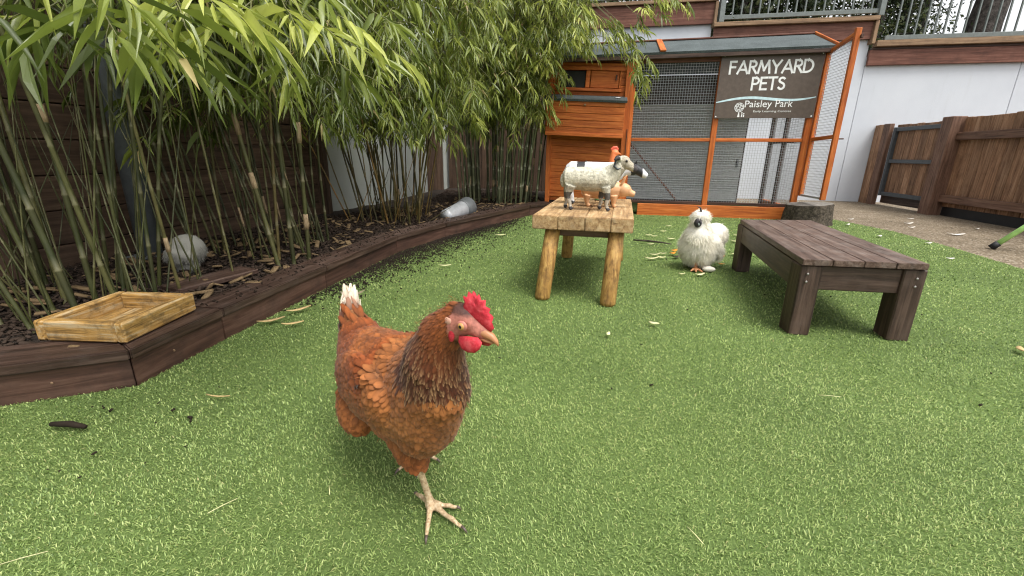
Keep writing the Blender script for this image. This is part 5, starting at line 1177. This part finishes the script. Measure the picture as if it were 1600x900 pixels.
G1 = 'vegetable scraps round the silkie hen'
SC = 'pale yellow vegetable scrap '
for (x, y, L, lab) in ((.996, 2.848, .055, 'left of the silkie hen, between two longer strips'), (.914, 2.79, .09, 'left of the silkie hen, the longest strip there'), (1.34, 3.877, .05, 'well behind the silkie hen, nearest the coop plinth'), (1.30, 3.515, .06, 'directly behind the silkie hen'),
                       (.982, 2.432, .035, 'in front of the silkie hen, the small left one of two'), (1.06, 2.42, .065, 'in front of the silkie hen, the long right one of two'), (1.52, 2.968, .07, 'right of the silkie hen beside an orange peel'), (1.62, 3.05, .06, 'seen just left of the bench back leg'),
                       (1.757, 3.433, .07, 'behind the bench corner, the nearer of two'), (1.895, 3.721, .06, 'behind the bench corner, the farther of two'), (1.696, 3.079, .08, 'seen under the back of the low bench, the longest'), (1.129, 3.676, .05, 'near the tip of the fallen twig'),
                       (1.20, 3.62, .05, 'right of the fallen twig'), (1.02, 2.95, .05, 'touching the dark peel'), (.96, 2.92, .07, 'left of the orange peel'), (1.28, 2.70, .03, 'tiny, by the right foot of the silkie hen'), (1.45, 3.2, .05, 'behind the tail of the silkie hen'),
                       (1.06, 3.3, .05, 'just in front of the fallen twig'), (1.74, 3.0, .06, 'under the bench beside its back leg, the right one'), (1.66, 2.95, .05, 'under the bench beside its back leg, the left one'), (1.5, 4.2, .05, 'in front of the coop plinth, right of the middle'), (1.12, 4.1, .05, 'in front of the coop plinth, near the pine table')):
    flake(x + R(-.02, .02), y + R(-.02, .02), L, L * R(.3, .55), R(-.5, .5), M['scrap'], SC + lab, 'food scrap', G1)
for (x, y, L, lab) in ((1.142, 3.05, .07, 'large orange peel left of the silkie hen'), (1.10, 2.96, .06, 'orange peel in front of the larger one left of the silkie'), (1.386, 2.866, .06, 'orange peel right of the silkie hen'), (1.15, 2.56, .04, 'small orange peel under the silkie hen'), (1.30, 2.66, .04, 'small orange peel off the right foot of the silkie hen')):
    flake(x, y, L, L * .6, R(-.8, .8), M['peel'], lab, 'food scrap', 'orange peel round the silkie hen', z=.016)
flake(1.09, 2.86, .06, .035, .2, M['burnt'], 'dark brown peel scrap lying beside the orange peel', 'food scrap')
twg = tube('fallen_twig', [(.95, 3.42, .02), (1.05, 3.36, .025), (1.14, 3.33, .02), (1.20, 3.28, .018)], [.006, .008, .006, .004], M['bark'], None, 8); tag(twg, 'dark fallen twig on the turf behind the pine table', 'twig')
for (x, y, L, lab) in ((4.15, 4.62, .10, 'pale petal on the path in line with the thick fence post'), (3.95, 4.35, .07, 'pale petal on the path, nearest the turf edge'), (4.0, 3.95, .13, 'largest pale petal on the aggregate path'), (4.5, 5.0, .06, 'pale petal on the path at the foot of the thick fence post'), (3.75, 4.9, .07, 'pale petal on the path beside the stump'), (4.55, 4.3, .05, 'small pale petal on the path below the fence kickboard')):
    flake(x, y, L, L * .4, R(-.4, .4), M['pale_leaf'], lab, 'petal', 'pale petals on the path', 'petal', .0)
for (x, y, lab) in ((3.35, 4.4, 'pale petal on the turf beside the stump'), (3.15, 3.75, 'pale petal on the turf in front of the stump'), (3.3, 3.45, 'pale petal on the turf near the path edge'), (2.7, 3.55, 'pale petal on the turf behind the bench, toward the stump'), (2.95, 2.9, 'pale petal on the turf right of the bench'), (2.5, 2.75, 'pale petal on the turf behind the right edge of the bench')):
    flake(x, y, R(.04, .08), .03, R(-.6, .6), M['pale_leaf'], lab, 'petal', 'pale petals on the turf', 'petal')
for (x, y, L, az, lab) in ((-.905, 1.76, .10, .75, 'dry tan bamboo leaf resting against the edging behind the hen'), (-.955, 1.63, .10, .55, 'dry tan bamboo leaf lying along the edging left of the hen'), (-.855, 1.60, .08, .35, 'dry bamboo leaf on open turf just off the edging'), (.363, 1.529, .03, 1., 'small pale leaf fragment on the turf in front of the pine table'),
                         (.569, 1.643, .04, -.7, 'narrow pale leaf on the turf between the two tables'), (1.80, 1.425, .05, .9, 'curled pinkish leaf on the turf at the right edge'), (-.80, 1.06, .07, -.1, 'thin straw on the turf near the bed corner'), (-.40, 2.55, .07, .1, 'pale dry leaf on the turf near the spilled soil'), (-.1, 3.6, .09, .1, 'pale dry leaf by the edging beside the pine table')):
    flake(x, y, L, L * (.22 if L > .06 else .5) * (.25 if 'straw' in lab else 1), az, M['dry_leaf'] if 'pale' not in lab else M['scrap'], lab, 'leaf' if 'straw' not in lab else 'straw', None, 'dry_leaf' if 'straw' not in lab else 'straw', .016, .12)
tw2 = tube('dropping', [(-1.12, .925, .018), (-1.07, .922, .021), (-1.03, .918, .016)], [.006, .008, .005], M['crumb'], None, 8); tag(tw2, 'short dark lump on the turf in front of the bed corner', 'dropping')
ST = 'thin straws scattered on the near turf'
for (x, y, L, az, lab) in ((-.545, .676, .05, .9, 'left of the hen, midway to the picture edge'), (-.80, .56, .06, .5, 'in the bottom left corner'), (-.36, .72, .03, 2., 'short, just left of the hen'), (.9, 1.1, .06, -.1, 'in front of the low bench'), (.33, .62, .04, 1.9, 'near the bottom, right of centre')):
    ca, sa = math.cos(az), math.sin(az); o = tube('straw', [(x - L / 2 * ca, y - L / 2 * sa, .016), (x, y, .016), (x + L / 2 * ca, y + L / 2 * sa, .014)], .0007, M['scrap'], None, 5); tag(o, 'pale straw on turf ' + lab, 'straw', ST)

# ------------------------------------------------------------------ trees beyond the balustrade
M['tree_leaf'] = leafy('tree leaf', [(0, (.012, .022, .008)), (.5, (.035, .055, .018)), (1, (.09, .10, .035))], .6, .25); M['trunk'] = speckle('dark tree bark', [(.015, .012, .010), (.05, .042, .036), (.10, .085, .075)], 14, .9, 3, .4, 1, .03)
def tree(label, base, h, r, lean, cw, cz0, nleaf, ls, cat='tree'):
    t = thing('tree', base, label, cat, 'trees beyond the balustrade'); b = Vector(base); pts = [b + Vector((lean[0] * f, lean[1] * f, h * f)) for f in (0, .15, .4, .7, 1)]
    tube('trunk', pts, [r * 1.25, r, r * .85, r * .6, r * .2], M['trunk'], t, 12, (0, 1, 0)); P = []
    tw = []
    for _ in range(46):
        f = R(cz0, 1.05); c = b + Vector((lean[0] * f, lean[1] * f, h * f)); az = R(0, 6.28); L = cw * R(.35, 1) * (1.15 - .5 * abs(f - .6)); e = c + Vector((math.cos(az) * L, math.sin(az) * L, R(-.25, .3)))
        tw.append(ring_tube([c, c.lerp(e, .5) + Vector((0, 0, .08)), e], [.018, .012, .004], 5, (0, 1, 0), False)); k = nleaf // 46; q = rng.normal(0, .20, (k, 3)) + (np.array(c) + (np.array(e) - np.array(c)) * rng.uniform(.35, 1.1, (k, 1))); P.append(q)
    V, Fc = merge(tw); o = mk('limbs', V, Fc, M['trunk'], t); o['kind'] = 'stuff'; P = np.vstack(P); n = len(P); d = unit(rng.normal(0, 1, (n, 3)) + np.array([0, 0, -.5])); s_ = unit(np.cross(d, rng.normal(0, 1, (n, 3)))); L = ls * rng.uniform(.6, 1.3, (n, 1))
    V = np.stack([P, P + d * L * .5 + s_ * L * .22, P + d * L, P + d * L * .5 - s_ * L * .22], 1).reshape(-1, 3)
    o = np_mesh('crown', V, np.arange(4 * n).reshape(-1, 4), M['tree_leaf'], t, {'lv': np.repeat(rng.random(n), 4)}); o['kind'] = 'stuff'
tree('dense dark tree behind the middle balustrade', (3.9, 8.6, 2.2), 3.4, .16, (.1, .2), 1.1, .05, 9000, .10); tree('dark tree trunk standing just behind the middle balustrade', (3.35, 8.9, 2.2), 4.0, .20, (-.1, .1), 1.0, .12, 7000, .10)
tree('olive tree behind the step between the balustrades', (5.0, 8.8, 2.2), 3.2, .14, (.2, .2), 1.0, .03, 9000, .09); tree('tall leaning bare trunk behind the lowest balustrade', (8.0, 8.6, 2.1), 5.5, .24, (.9, .3), 1.3, .6, 4000, .12)
tree('feathery conifer against the white sky', (7.55, 9.3, 2.1), 2.6, .09, (.1, .0), .8, .05, 2600, .07); tree('bushy olive tree filling the near end of the lowest balustrade', (6.3, 8.7, 2.1), 2.6, .12, (.1, .1), .75, .02, 9000, .08); tree('brownish shrub left of the conifer behind the lowest balustrade', (6.95, 8.9, 2.1), 2.2, .10, (.1, .1), .55, .02, 6000, .07); tree('dark tree behind the highest balustrade', (1.5, 9.4, 2.2), 4.2, .2, (0, 0), 1.5, .05, 8000, .12)
tree('far dark shrub at the left of the balustrade', (4.45, 9.3, 2.2), 2.4, .12, (0, 0), 1.0, .02, 7000, .10)
